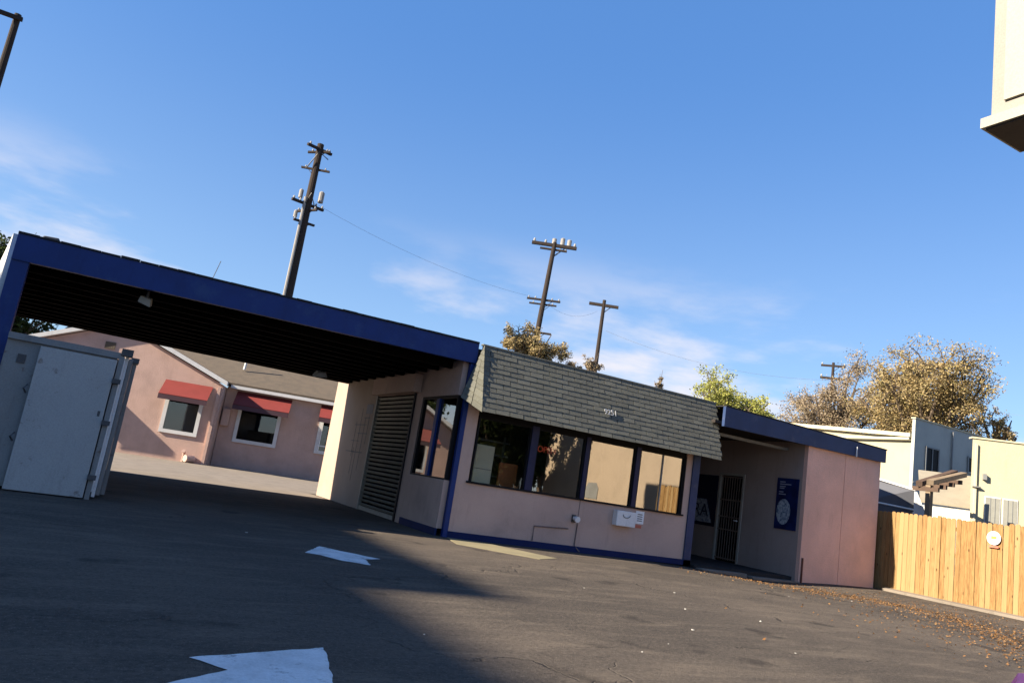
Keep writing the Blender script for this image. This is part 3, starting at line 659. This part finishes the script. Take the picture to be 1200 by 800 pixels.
# ------------------------------------------------------------------ buildings on the right
G = thing('two_storey_building', 'cream two-storey building with grey shaded front wall and parapet', 'building', (29.9, 19.8, 0))
MB().hexa([(29.95, 19.95, 0), (42, 19.95, 0), (42, 30, 0), (29.95, 30, 0)], [(29.95, 19.95, 5.55), (42, 19.95, 5.55), (42, 30, 6.2), (29.95, 30, 6.2)]).build('body', 'cream_render', G)
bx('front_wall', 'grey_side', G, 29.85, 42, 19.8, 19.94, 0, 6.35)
MB().hexa([(29.75, 19.96, 5.56), (29.95, 19.96, 5.56), (29.95, 30, 6.21), (29.75, 30, 6.21)], [(29.75, 19.96, 5.72), (29.95, 19.96, 5.72), (29.95, 30, 6.37), (29.75, 30, 6.37)]).build('roof_trim', 'pale_cream', G)
for a, b, z0, z1 in ((30.65, 31.48, 4.25, 5.25), (33.66, 34.4, 4.68, 5.28), (36.2, 37, 4.3, 5.2)):
    w_ = bx('window', 'grey_side', G, a-.05, b+.05, 19.74, 19.796, z0-.08, z0-.01)
    bx('pane', 'black_frame', w_, a, b, 19.77, 19.797, z0, z1)
for z in (2.2, 3.7): MB().tube([(29.86, 19.78, z), (33, 19.78, z+.1), (36, 19.78, z)], .02, 6).build('cable', 'wire', G)
bx('gutter', 'grey_side', G, 29.72, 29.8, 19.98, 29.9, 5.45, 5.53)
for xx in (32.4, 35.2): MB().tube([(xx, 19.74, .0), (xx, 19.74, 6.2)], .035, 8).build('downpipe', 'grey_steel', G)
bx('parapet_cap', 'pale_cream', G, 29.8, 42, 19.76, 19.98, 6.352, 6.40)
for a, b, z0, z1 in ((30.65, 31.48, 4.25, 5.25), (33.66, 34.4, 4.68, 5.28)):
    MB().box(a-.06, a, 19.74, 19.79, z0, z1).box(b, b+.06, 19.74, 19.79, z0, z1).box(a-.06, b+.06, 19.74, 19.79, z1, z1+.06).box((a+b)/2-.02, (a+b)/2+.02, 19.75, 19.768, z0, z1).build('window_frame', 'grey_steel', G)
MB().box(29.80, 29.848, 21.5, 21.9, 4.3, 4.6).build('wall_vent', 'grey_steel', G)
A = Vector((19.87, 11.58, 0)); d1 = Vector((.73, -.683, 0)); d2 = Vector((.865, .505, 0))
Yb = thing('yellow_building', 'pale yellow building with a barred window beyond the fence', 'building', tuple(A))
def pl(t_, s_, z): return tuple(A+d1*t_+d2*s_+Vector((0, 0, z)))
MB().hexa([pl(0, 0, 0), pl(7, 0, 0), pl(7, 6, 0), pl(0, 6, 0)], [pl(0, 0, 4.04), pl(7, 0, 4.04), pl(7, 6, 4.04), pl(0, 6, 4.04)]).build('wall', 'pale_yellow', Yb)
def onw(name, m, par, a, b, z0, z1, f0, f1):
    nn = Vector((-.683, -.73, 0)); p0 = A+d1*a; p1 = A+d1*b
    q = [p0+nn*f0, p1+nn*f0, p1+nn*f1, p0+nn*f1]
    return MB().hexa([tuple(v+Vector((0, 0, z0))) for v in q], [tuple(v+Vector((0, 0, z1))) for v in q]).build(name, m, par)
onw('parapet_cap', 'pale_cream', Yb, -.03, 7, 4.04, 4.08, -.2, .03)
for a, b in ((.34, .66), (.74, 1.05)):
    w_ = onw('window', 'white_paint', Yb, a-.02, b+.02, 1.5, 2.60, .003, .02)
    onw('pane', 'curtain', w_, a, b, 1.5, 2.57, .021, .026)
    for k in range(1, 3): onw('glazing_bar', 'grey_steel', w_, a+(b-a)*k/3-.006, a+(b-a)*k/3+.006, 1.5, 2.57, .027, .034)
onw('downpipe', 'pale_cream', Yb, .06, .11, 0, 3.9, .005, .06)
onw('window_ledge', 'grey_steel', Yb, .3, 1.1, 1.44, 1.49, .003, .08)
onw('wall_lamp', 'grey_steel', Yb, .25, .33, 3.0, 3.15, .003, .1)
onw('pipe_stub', 'grey_steel', Yb, .02, .2, 2.78, 2.81, .01, .1)
S_ = thing('garden_shed', 'low shed with beige sloping roof between fence and yellow building', 'shed', (22, 13.6, 0))
MB().hexa([(21.9, 14.1, 0), (23.1, 12.6, 0), (25, 14, 0), (23.8, 15.5, 0)], [(21.9, 14.1, 2.35), (23.1, 12.6, 2.35), (25, 14, 2.35), (23.8, 15.5, 2.35)]).build('wall', 'white_paint', S_)
MB().hexa([(21.75, 14.15, 2.38), (23.15, 12.45, 2.38), (25.2, 13.9, 3.5), (23.8, 15.6, 3.5)], [(21.75, 14.15, 2.44), (23.15, 12.45, 2.44), (25.2, 13.9, 3.56), (23.8, 15.6, 3.56)]).build('roof', 'shed_roof', S_)
Pg = thing('pergola', 'brown timber pergola post and beams just behind the fence', 'pergola', (17.75, 11.35, 0))
bx('post', 'timber_pale', Pg, 17.66, 17.78, 11.25, 11.37, 0, 2.55)
MB().hexa([(17.55, 11.55, 2.5), (17.65, 11.45, 2.5), (18.9, 11.35, 2.95), (18.8, 11.45, 2.95)], [(17.55, 11.55, 2.62), (17.65, 11.45, 2.62), (18.9, 11.35, 3.07), (18.8, 11.45, 3.07)]).build('beam', 'timber_brown', Pg)
MB().hexa([(17.50, 11.25, 2.55), (17.62, 11.15, 2.55), (18.7, 11.0, 2.9), (18.6, 11.1, 2.9)], [(17.50, 11.25, 2.66), (17.62, 11.15, 2.66), (18.7, 11.0, 3.01), (18.6, 11.1, 3.01)]).build('beam', 'timber_pale', Pg)
for k in range(4):
    x = 17.65+.3*k; bx('rafter', 'timber_brown', Pg, x, x+.06, 11.05, 11.7, 2.40+.1*k, 2.50+.1*k)
Tp = thing('tarp_awning', 'grey sloping awning with white pole between wing and pergola', 'awning', (18, 12.4, 0))
MB().hexa([(17.4, 13.3, 2.75), (18.2, 12.0, 2.45), (18.3, 12.05, 1.75), (16.9, 13.2, 1.75)], [(17.43, 13.34, 2.75), (18.23, 12.04, 2.45), (18.33, 12.09, 1.75), (16.93, 13.24, 1.75)]).build('cover', 'tarp_grey', Tp)
MB().tube([(17.3, 13.3, 2.76), (18.2, 11.98, 2.44)], .03, 8).build('pole', 'white_metal', Tp)
MB().tube([(16.9, 13.0, 2.05), (18.2, 11.95, 1.95)], .02, 8).build('pole', 'white_metal', Tp)
MB().hexa([(18.15, 11.95, 0), (18.2, 11.9, 0), (18.45, 11.7, 0), (18.4, 11.65, 0)], [(18.12, 11.95, 2.4), (18.15, 11.9, 2.4), (18.4, 11.75, 1.75), (18.35, 11.7, 1.75)]).build('side_sheet', 'white_paint', Tp)
for a, b in ((17.0, 13.2), (18.2, 12.0)): MB().tube([(a, b, 0), (a, b, 1.9)], .03, 8).build('leg', 'white_metal', Tp)

def car(name, label, org, rz, paint, s=1.0, group=None):
    c = thing(name, label, 'car', (0, 0, 0), group); ORG[c] = Vector((0, 0, 0))
    Lh, Wh = 2.0*s, .80*s
    def body(prof, wb, wt):
        n = len(prof); m_ = MB(); l = [(x*s, -(wb if z < .75 else wt)*s, z*s) for x, z in prof]; r = [(x*s, (wb if z < .75 else wt)*s, z*s) for x, z in prof]
        return m_.hexa(l, r)
    lo = [(-1.98, .30), (-2.02, .55), (-1.95, .78), (-1.0, .86), (1.35, .88), (1.95, .84), (2.02, .6), (1.98, .30)]
    body(lo, .82, .78).build('body', paint, c, bevel=.05, smooth=False)
    cab = MB().hexa([(-1.05*s, -.76*s, .85*s), (1.45*s, -.76*s, .85*s), (1.45*s, .76*s, .85*s), (-1.05*s, .76*s, .85*s)], [(-.25*s, -.60*s, 1.32*s), (.95*s, -.60*s, 1.32*s), (.95*s, .60*s, 1.32*s), (-.25*s, .60*s, 1.32*s)]).build('cabin', paint, c, bevel=.04)
    for sg in (-1, 1):
        y = sg*.69*s
        MB().hexa([(-.70*s, sg*.745*s, .90*s), (1.2*s, sg*.745*s, .90*s), (1.2*s, sg*.70*s, .90*s), (-.70*s, sg*.70*s, .90*s)], [(-.22*s, sg*.632*s, 1.25*s), (.88*s, sg*.632*s, 1.25*s), (.88*s, sg*.59*s, 1.25*s), (-.22*s, sg*.59*s, 1.25*s)]).build('side_window', 'black_frame', c)
        for x in (-1.25, 1.25):
            wh = disc(MB(), (x*s, sg*.70*s-.09*s, .30*s), 'y', .30*s, 24, .18*s).build('wheel', 'rubber', c)
            disc(MB(), (x*s, sg*.80*s-.01, .30*s), 'y', .18*s, 16, .02*s).build('rim', 'grey_steel', wh)
        MB().hexa([(-2.03*s, sg*.45*s, .69*s), (-2.03*s, sg*.70*s, .69*s), (-1.75*s, sg*.74*s, .70*s), (-1.75*s, sg*.5*s, .70*s)], [(-1.96*s, sg*.45*s, .82*s), (-1.95*s, sg*.69*s, .82*s), (-1.66*s, sg*.72*s, .84*s), (-1.66*s, sg*.5*s, .84*s)]).build('headlight', 'lamp_glass', c, bevel=.02)
    MB().hexa([(-1.06*s, -.66*s, .90*s), (-1.06*s, .66*s, .90*s), (-1.0*s, .66*s, .90*s), (-1.0*s, -.66*s, .90*s)], [(-.34*s, -.55*s, 1.28*s), (-.34*s, .55*s, 1.28*s), (-.28*s, .55*s, 1.28*s), (-.28*s, -.55*s, 1.28*s)]).build('windscreen', 'black_frame', c)
    c.location = Vector(org)*U; c.rotation_euler = (0, 0, rz); return c
car('parked_car', 'purple car with pale headlight at the bottom right edge', (2.20, -.72, -.02), math.radians(-117.4), 'purple_paint', .95)
car('parked_car', 'dark blue car roof showing above the fence under the grey awning', (18.6, 13.2, .35), math.radians(35), 'car_blue', 1.15, 'cars behind the fence')
car('parked_car', 'white car glimpsed between pink wing and fence top', (17.3, 14.6, .5), math.radians(80), 'car_white', 1.1, 'cars behind the fence')

# ------------------------------------------------------------------ pole sign at upper right
Sg = thing('pole_sign', 'large white cabinet sign on a post at the upper right corner', 'sign', (6.3, 2.2, 0))
bx('cabinet', 'sign_frame', Sg, 6.02, 6.55, .9, 3.46, 4.66, 8.5)
bx('face_panel', 'sign_panel', Sg, 5.995, 6.02, 1.0, 3.35, 4.78, 8.4)
for z in (5.28, 5.62): bx('panel_seam', 'sign_frame', Sg, 5.99, 5.995, 1.0, 3.2, z, z+.015)
bx('bottom_trim', 'sign_panel', Sg, 5.97, 6.58, .85, 3.52, 4.57, 4.66)
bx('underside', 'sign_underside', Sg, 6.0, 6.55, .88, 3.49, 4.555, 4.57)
bx('light_slot', 'white_metal', Sg, 6.2, 6.3, 2.6, 3.2, 4.548, 4.555)
MB().tube([(6.28, 2.0, 0), (6.28, 2.0, 4.56)], .12, 16).build('post', 'grey_steel', Sg)

# ------------------------------------------------------------------ neighbours out of frame: they shade the lot and show in the glass
Lb = thing('neighbour_building', 'tall beige neighbour block left of the lot, shading the asphalt', 'building', (-33, 5, 0))
bx('tall_block', 'left_building', Lb, -38, -30, 8.25, 17.2, 0, 17.86)
bx('low_block', 'left_building', Lb, -38, -30, -14, 8.24, 0, 17.14)
for yv in range(-12, 16, 3):
    for z in (1.2, 4.6, 8.0, 11.4, 14.6): bx('window', 'black_frame', Lb, -30.0, -29.97, yv, yv+1.4, z, z+1.5)
Wb = thing('warehouse', 'plain cream warehouse right of the lot, mirrored in the office windows', 'building', (22, -3, 0))
bx('wall', 'cream_wall', Wb, 19, 27, -7.5, 2.6, 0, 5.2)
MB().hexa([(18.97, -3.9, 1.0), (18.97, -3.0, 1.0), (18.97, -3.0, 1.45), (18.97, -3.2, 1.65), (18.97, -3.7, 1.65), (18.97, -3.9, 1.45)], [(19, -3.9, 1.0), (19, -3.0, 1.0), (19, -3.0, 1.45), (19, -3.2, 1.65), (19, -3.7, 1.65), (19, -3.9, 1.45)]).build('vent_grille', 'grey_steel', Wb)

# ------------------------------------------------------------------ trees
def tree(name, label, base, crown, rad, n, leaf, lm, group=None, limbs=9, spread=.28, trunk_r=.22, sub=6, seed=1):
    global rng
    rng = np.random.default_rng(seed); rnd = random.Random(seed)
    t = thing(name, label, 'tree', base, group)
    b = Vector(base); c = Vector(crown); R = Vector(rad)
    fork = b.lerp(c, .62); fork.z = max(b.z+.5, c.z-R.z*.75)
    mb = MB(); m1 = b.lerp(fork, .5)+Vector((rnd.uniform(-.1, .1), rnd.uniform(-.1, .1), 0))
    mb.tube([b, m1, fork], [trunk_r, trunk_r*.8, trunk_r*.7], 9)
    tips = []
    for k in range(limbs):
        th = 2*math.pi*(k+rnd.uniform(-.3, .3))/limbs; ph = rnd.uniform(-.25, 1.35)
        e = c+Vector((R.x*math.cos(th)*math.cos(ph), R.y*math.sin(th)*math.cos(ph), R.z*math.sin(ph)))*rnd.uniform(.6, .92)
        mid = fork.lerp(e, .5)+Vector((rnd.uniform(-.2, .2), rnd.uniform(-.2, .2), rnd.uniform(0, .35)))*R.x*.3
        mb.tube([fork, mid, e], [trunk_r*.45, trunk_r*.28, trunk_r*.1], 6)
        for s in range(sub):
            f = rnd.uniform(.25, 1); p = (fork.lerp(mid, f*2) if f < .5 else mid.lerp(e, f*2-1))
            d = Vector((rnd.gauss(0, 1), rnd.gauss(0, 1), rnd.gauss(.3, .8))).normalized()
            q = p+Vector((d.x*R.x, d.y*R.y, d.z*R.z))*rnd.uniform(.15, .42)
            mb.tube([p, p.lerp(q, .5)+Vector((0, 0, .05*R.z)), q], [trunk_r*.15, trunk_r*.10, trunk_r*.05], 4)
            for tw in range(4):
                a = p.lerp(q, rnd.uniform(.35, 1))
                g = (d*.5+Vector((rnd.gauss(0, 1), rnd.gauss(0, 1), rnd.gauss(0, .8))).normalized()).normalized()
                b2 = a+g*rnd.uniform(.10, .24)*(R.x+R.z)*.5
                mb.tube([a, b2], [trunk_r*.05, trunk_r*.02], 3); tips.append((a, b2))
    mb.build('trunk', 'bark', t)
    TA = np.array([tuple(a) for a, b_ in tips]); TB = np.array([tuple(b_) for a, b_ in tips])
    wgt = rng.uniform(.05, 1.6, len(tips))**1.3; wgt /= wgt.sum(); ix = rng.choice(len(tips), n, p=wgt)
    ff = rng.uniform(.15, 1.05, (n, 1)); Pn = TA[ix]*(1-ff)+TB[ix]*ff+np.clip(rng.normal(size=(n, 3)), -1.8, 1.8)*np.mean(rad)*.042*(spread/.28)
    V, F = leafquads(Pn-np.array(base), leaf)
    me = fastmesh('crown', V, F, lm); o = bpy.data.objects.new('crown', me); C.objects.link(o); o.parent = t
    return t
tree('autumn_tree', 'large golden brown autumn tree above the cream two-storey building', (40.3, 26, 0), (40.4, 26.6, 8.5), (3.8, 5.2, 4.4), 60000, .06, 'leaf_gold', 'autumn trees beyond the buildings', 20, .32, .35, 13, 3)
tree('autumn_tree', 'sparser russet autumn tree left of the large golden one', (39.9, 33.2, 0), (40.2, 31.8, 8.2), (3.2, 5.0, 4.2), 36000, .056, 'leaf_russet', 'autumn trees beyond the buildings', 16, .3, .28, 11, 5)
tree('autumn_tree', 'leaning bare-edged autumn tree at the right frame edge', (43.8, 23.9, 0), (43.4, 24.2, 7.9), (1.4, 1.8, 2.2), 3500, .06, 'leaf_gold', 'autumn trees beyond the buildings', 9, .3, .3, 6, 11)
tree('green_tree', 'bright yellow-green tree above the wing roof', (31.2, 32.3, 0), (31.2, 32.3, 6.5), (3.3, 3.3, 3.2), 40000, .062, 'leaf_green', None, 18, .32, .28, 10, 8)
tree('brown_tree', 'brown leaved tree behind the mansard around a utility pole', (19.4, 35, 0), (19.4, 35, 7.5), (2.7, 2.0, 2.3), 24000, .056, 'leaf_gold', None, 14, .32, .2, 6, 9)
tree('brown_tree', 'small brown tree top beside the plain utility pole', (22.1, 33.3, 0), (22.1, 33.3, 6.9), (1.5, 1.2, 2.1), 8000, .055, 'leaf_russet', None, 7, .34, .14, 4, 10)
tree('pale_sapling', 'thin pale sapling top above the right end of the mansard', (18.9, 23.3, 0), (18.9, 23.3, 5.7), (.34, .3, .75), 700, .04, 'leaf_russet', None, 5, .4, .05, 3, 12)
tree('dark_tree', 'dark green tree at the left edge behind the canopy', (-5.8, 44.7, 0), (-5.6, 44.7, 5.6), (3.8, 3, 4.6), 30000, .10, 'leaf_dark', None, 18, .45, .3, 8, 13)
tree('dark_tree', 'dark green tree mirrored in the second office window', (15.2, -5.5, 0), (15.2, -5.4, 3.0), (1.5, 1.7, 3.0), 26000, .09, 'leaf_dark', 'trees across the lot', 16, .5, .2, 9, 14)
for i, (x, y_) in enumerate(((17, -9), (20, -13), (23, -17), (27, -21))):  # unseen trees added to keep bright sky out of the window reflections
    tree('dark_tree', ('nearest', 'second', 'third', 'farthest')[i]+' dark green tree of the unseen row added behind the warehouse to darken the glass', (x, y_, 0), (x, y_, 4.2), (2.8, 2.8, 4.0), 9000, .2, 'leaf_dark', 'trees across the lot', 10, .45, .25, 8, 20+i)

# ------------------------------------------------------------------ utility poles and wires
def pole(label, x, y_, top, r, arms, lean=0, pale=None):
    t = thing('utility_pole', label, 'utility pole', (x, y_, 0), 'utility poles')
    tp = Vector((x+lean*.86, y_-lean*.5, top))
    bt = Vector((x-lean*.5, y_, 0))
    MB().tube([(bt.x, bt.y, 0), tuple(bt.lerp(tp, .5)), tuple(tp)], [r*1.25, r, r*.75], 12).build('shaft', 'pole_wood', t)
    if pale: MB().tube([tuple(bt.lerp(tp, pale[0])+Vector((-r*1.0, -r*.6, 0))), tuple(bt.lerp(tp, pale[1])+Vector((-r*.9, -r*.55, 0)))], r*.36, 8).build('riser_pipe', 'pole_grey', t)
    for (z, hl, az, tilt, th, ins) in arms:
        c = bt.lerp(tp, z/top); d = Vector((math.cos(az), math.sin(az), tilt))
        p0, p1 = c-d*hl, c+d*hl; n = Vector((-math.sin(az), math.cos(az), 0))*th
        a = MB().hexa([tuple(p0-n+Vector((0, 0, -th))), tuple(p1-n+Vector((0, 0, -th))), tuple(p1+n+Vector((0, 0, -th))), tuple(p0+n+Vector((0, 0, -th)))],
                      [tuple(p0-n+Vector((0, 0, th))), tuple(p1-n+Vector((0, 0, th))), tuple(p1+n+Vector((0, 0, th))), tuple(p0+n+Vector((0, 0, th)))]).build('crossarm', 'pole_wood', t)
        for k in ins:
            q = c+d*hl*k; MB().tube([tuple(q), tuple(q+Vector((0, 0, th*2.2))), tuple(q+Vector((0, 0, th*3.2)))], [th*.5, th*.9, th*.5], 8).build('insulator', 'insulator', a)
        MB().tube([tuple(c+d*hl*.55), tuple(c-Vector((0, 0, hl*.55)))], th*.35, 5).build('brace', 'dark_steel', a)
    return t
pole('tall cluttered utility pole with pale riser pipe above the canopy', 6.45, 35.4, 15.6, .21,
     [(15.35, .75, .5, .10, .06, (-.8, .8)), (15.2, .55, -.6, .1, .05, (-.6, .7)), (14.3, .7, 2.6, .05, .045, (-.7, .7)), (12.5, .85, .3, .03, .06, (-.9, -.5, .5, .9)), (12.2, .6, -.9, .05, .05, (-.8, .8)), (11.6, .55, .3, .06, .05, (-.9,))], 0, (.40, .82))
pole('utility pole with loaded double crossarms above the mansard', 23.3, 41.95, 17.1, .19,
     [(16.9, 1.5, -.5, .0, .10, (-.9, -.4, .3, .6, .9)), (16.6, .9, -.5, .0, .06, (.5, .9)), (13.1, 1.1, -.5, .02, .06, (-.9, -.5, .5, .9)), (12.8, .9, -.5, .02, .05, (-.7, .7)), (10.9, .9, -.5, 0, .06, (-.8,))], .5)
pole('plain dark utility pole with one crossarm above the mansard', 30.85, 45.5, 15.5, .17, [(15.1, 1.1, -.6, -.03, .10, ())], 0)
pole('distant utility pole with two crossarms among autumn trees', 46.7, 37.7, 13.6, .13, [(13.35, .85, -.9, 0, .07, (-.9, .9)), (12.4, .85, -.9, -.03, .08, (-.9, .9))], 0)
pole('utility pole top with one arm at the upper left corner', -6.42, 35.4, 16.6, .17, [], .0)
bx('crossarm', 'pole_wood', bpy.data.objects['utility_pole.004'], -7.9, -6.2, 35.15, 35.3, 16.3, 16.45)
up_ = bpy.data.objects['utility_pole']
for (x, y_, z, h, r_) in ((6.95, 35.2, 12.7, .5, .13), (6.05, 35.5, 12.75, .38, .10), (6.0, 35.5, 11.75, .3, .09)):
    MB().tube([(x, y_, z), (x, y_, z+h), (x, y_, z+h+.06)], [r_, r_, r_*.5], 10).build('transformer', 'pole_grey', up_)
MB().tube([(6.2, 35.3, 12.2), (6.45, 35.1, 13.0), (6.7, 35.2, 12.5)], .03, 6).build('jumper_cable', 'dark_steel', up_)
MB().tube([(6.0, 35.4, 14.2), (6.4, 35.1, 15.1), (6.9, 35.2, 14.9)], .025, 6).build('jumper_cable', 'dark_steel', up_)
up_ = bpy.data.objects['utility_pole.001']
for k, (dx, h) in enumerate(((-.1, .35), (.45, .45), (.9, .40))):
    c0 = Vector((23.8+dx*.88, 41.7-dx*.48, 17.0)); MB().tube([tuple(c0), tuple(c0+Vector((0, 0, h))), tuple(c0+Vector((0, 0, h+.05)))], [.15, .15, .07], 10).build('transformer', 'pole_grey', up_)
def wire(label, a, b, sag, r=.006):
    a, b = Vector(a), Vector(b); pts = []
    for i in range(17):
        f = i/16; p = a.lerp(b, f); p.z -= sag*4*f*(1-f); pts.append(tuple(p))
    o = MB().tube(pts, r, 5).build('power_line', 'wire', None, org=a); tag(o, label, 'power line', 'overhead power lines'); return o
wire('overhead line from the cluttered pole to the double crossarm pole', (6.9, 35.2, 12.55), (23.0, 42.1, 13.2), .5)
wire('overhead line from the double crossarm pole toward the plain pole', (23.9, 41.7, 12.9), (30.5, 45.7, 14.6), .6, .006)
wire('long overhead line from the plain pole to the autumn trees', (31.2, 45.3, 13.2), (46.9, 37.5, 12.3), .9, .008)
wire('overhead line from the distant pole to the right edge', (47.2, 37, 12.4), (58, 22, 11.0), .8)

# ------------------------------------------------------------------ loose leaves and litter
n = 5600; u_ = rng.uniform(0, 1, n); path = np.array([(11.2, 11.0), (12.9, 10.4), (13.2, 9.2), (12.9, 7.9), (12.0, 6.6), (10.9, 5.6), (9.6, 4.7)])
k = u_*(len(path)-1); i0 = k.astype(int); ff = (k-i0)[:, None]; Pp = path[i0]*(1-ff)+path[np.minimum(i0+1, len(path)-1)]*ff
Pp = Pp+rng.normal(size=(n, 2))*np.where(rng.uniform(size=(n, 1)) < .35, .25, 1.0)
ok = (Pp[:, 1] < 11.3) & (Pp[:, 0] < 15.9); Pp = Pp[ok]
P3 = np.column_stack([Pp, [gz(x, y)+.012 for x, y in Pp]])
V, F = leafquads(P3, .016, .7); V[:, 2] = np.maximum(V[:, 2], [(gz(x/U, y/U)+.003)*U for x, y in V[:, :2]])
o = bpy.data.objects.new('fallen_leaves', fastmesh('fallen_leaves', V, F, 'leaf_dry')); C.objects.link(o)
tag(o, 'drift of dry orange leaves blown along the asphalt', 'leaves', kind='stuff')
mb = MB()
for x, y in [(5.2, 7.3), (5.9, 6.4), (5.0, 5.3), (4.2, 4.7), (3.7, 4.4), (6.6, 6.0), (9.8, 8.4), (2.1, 4.6), (11.8, 8.8), (13.6, 9.1), (1.8, 9.3), (6.8, 7.6), (5.5, 4.6), (12.6, 7.2)]:
    s = random.uniform(.006, .017); a = random.uniform(0, 3); c_, s_ = math.cos(a)*s, math.sin(a)*s; z = gz(x, y)
    mb.hexa([(x-c_, y-s_, z), (x+s_, y-c_, z), (x+c_, y+s_, z), (x-s_, y+c_, z)], [(x-c_*.7, y-s_*.7, z+s*.5), (x+s_*.8, y-c_*.8, z+s*.7), (x+c_*.6, y+s_*.6, z+s*.4), (x-s_, y+c_, z+s*.6)])
tag(mb.build('scattered_litter', 'litter'), 'small white scraps of litter scattered over the lot', 'litter', kind='stuff')
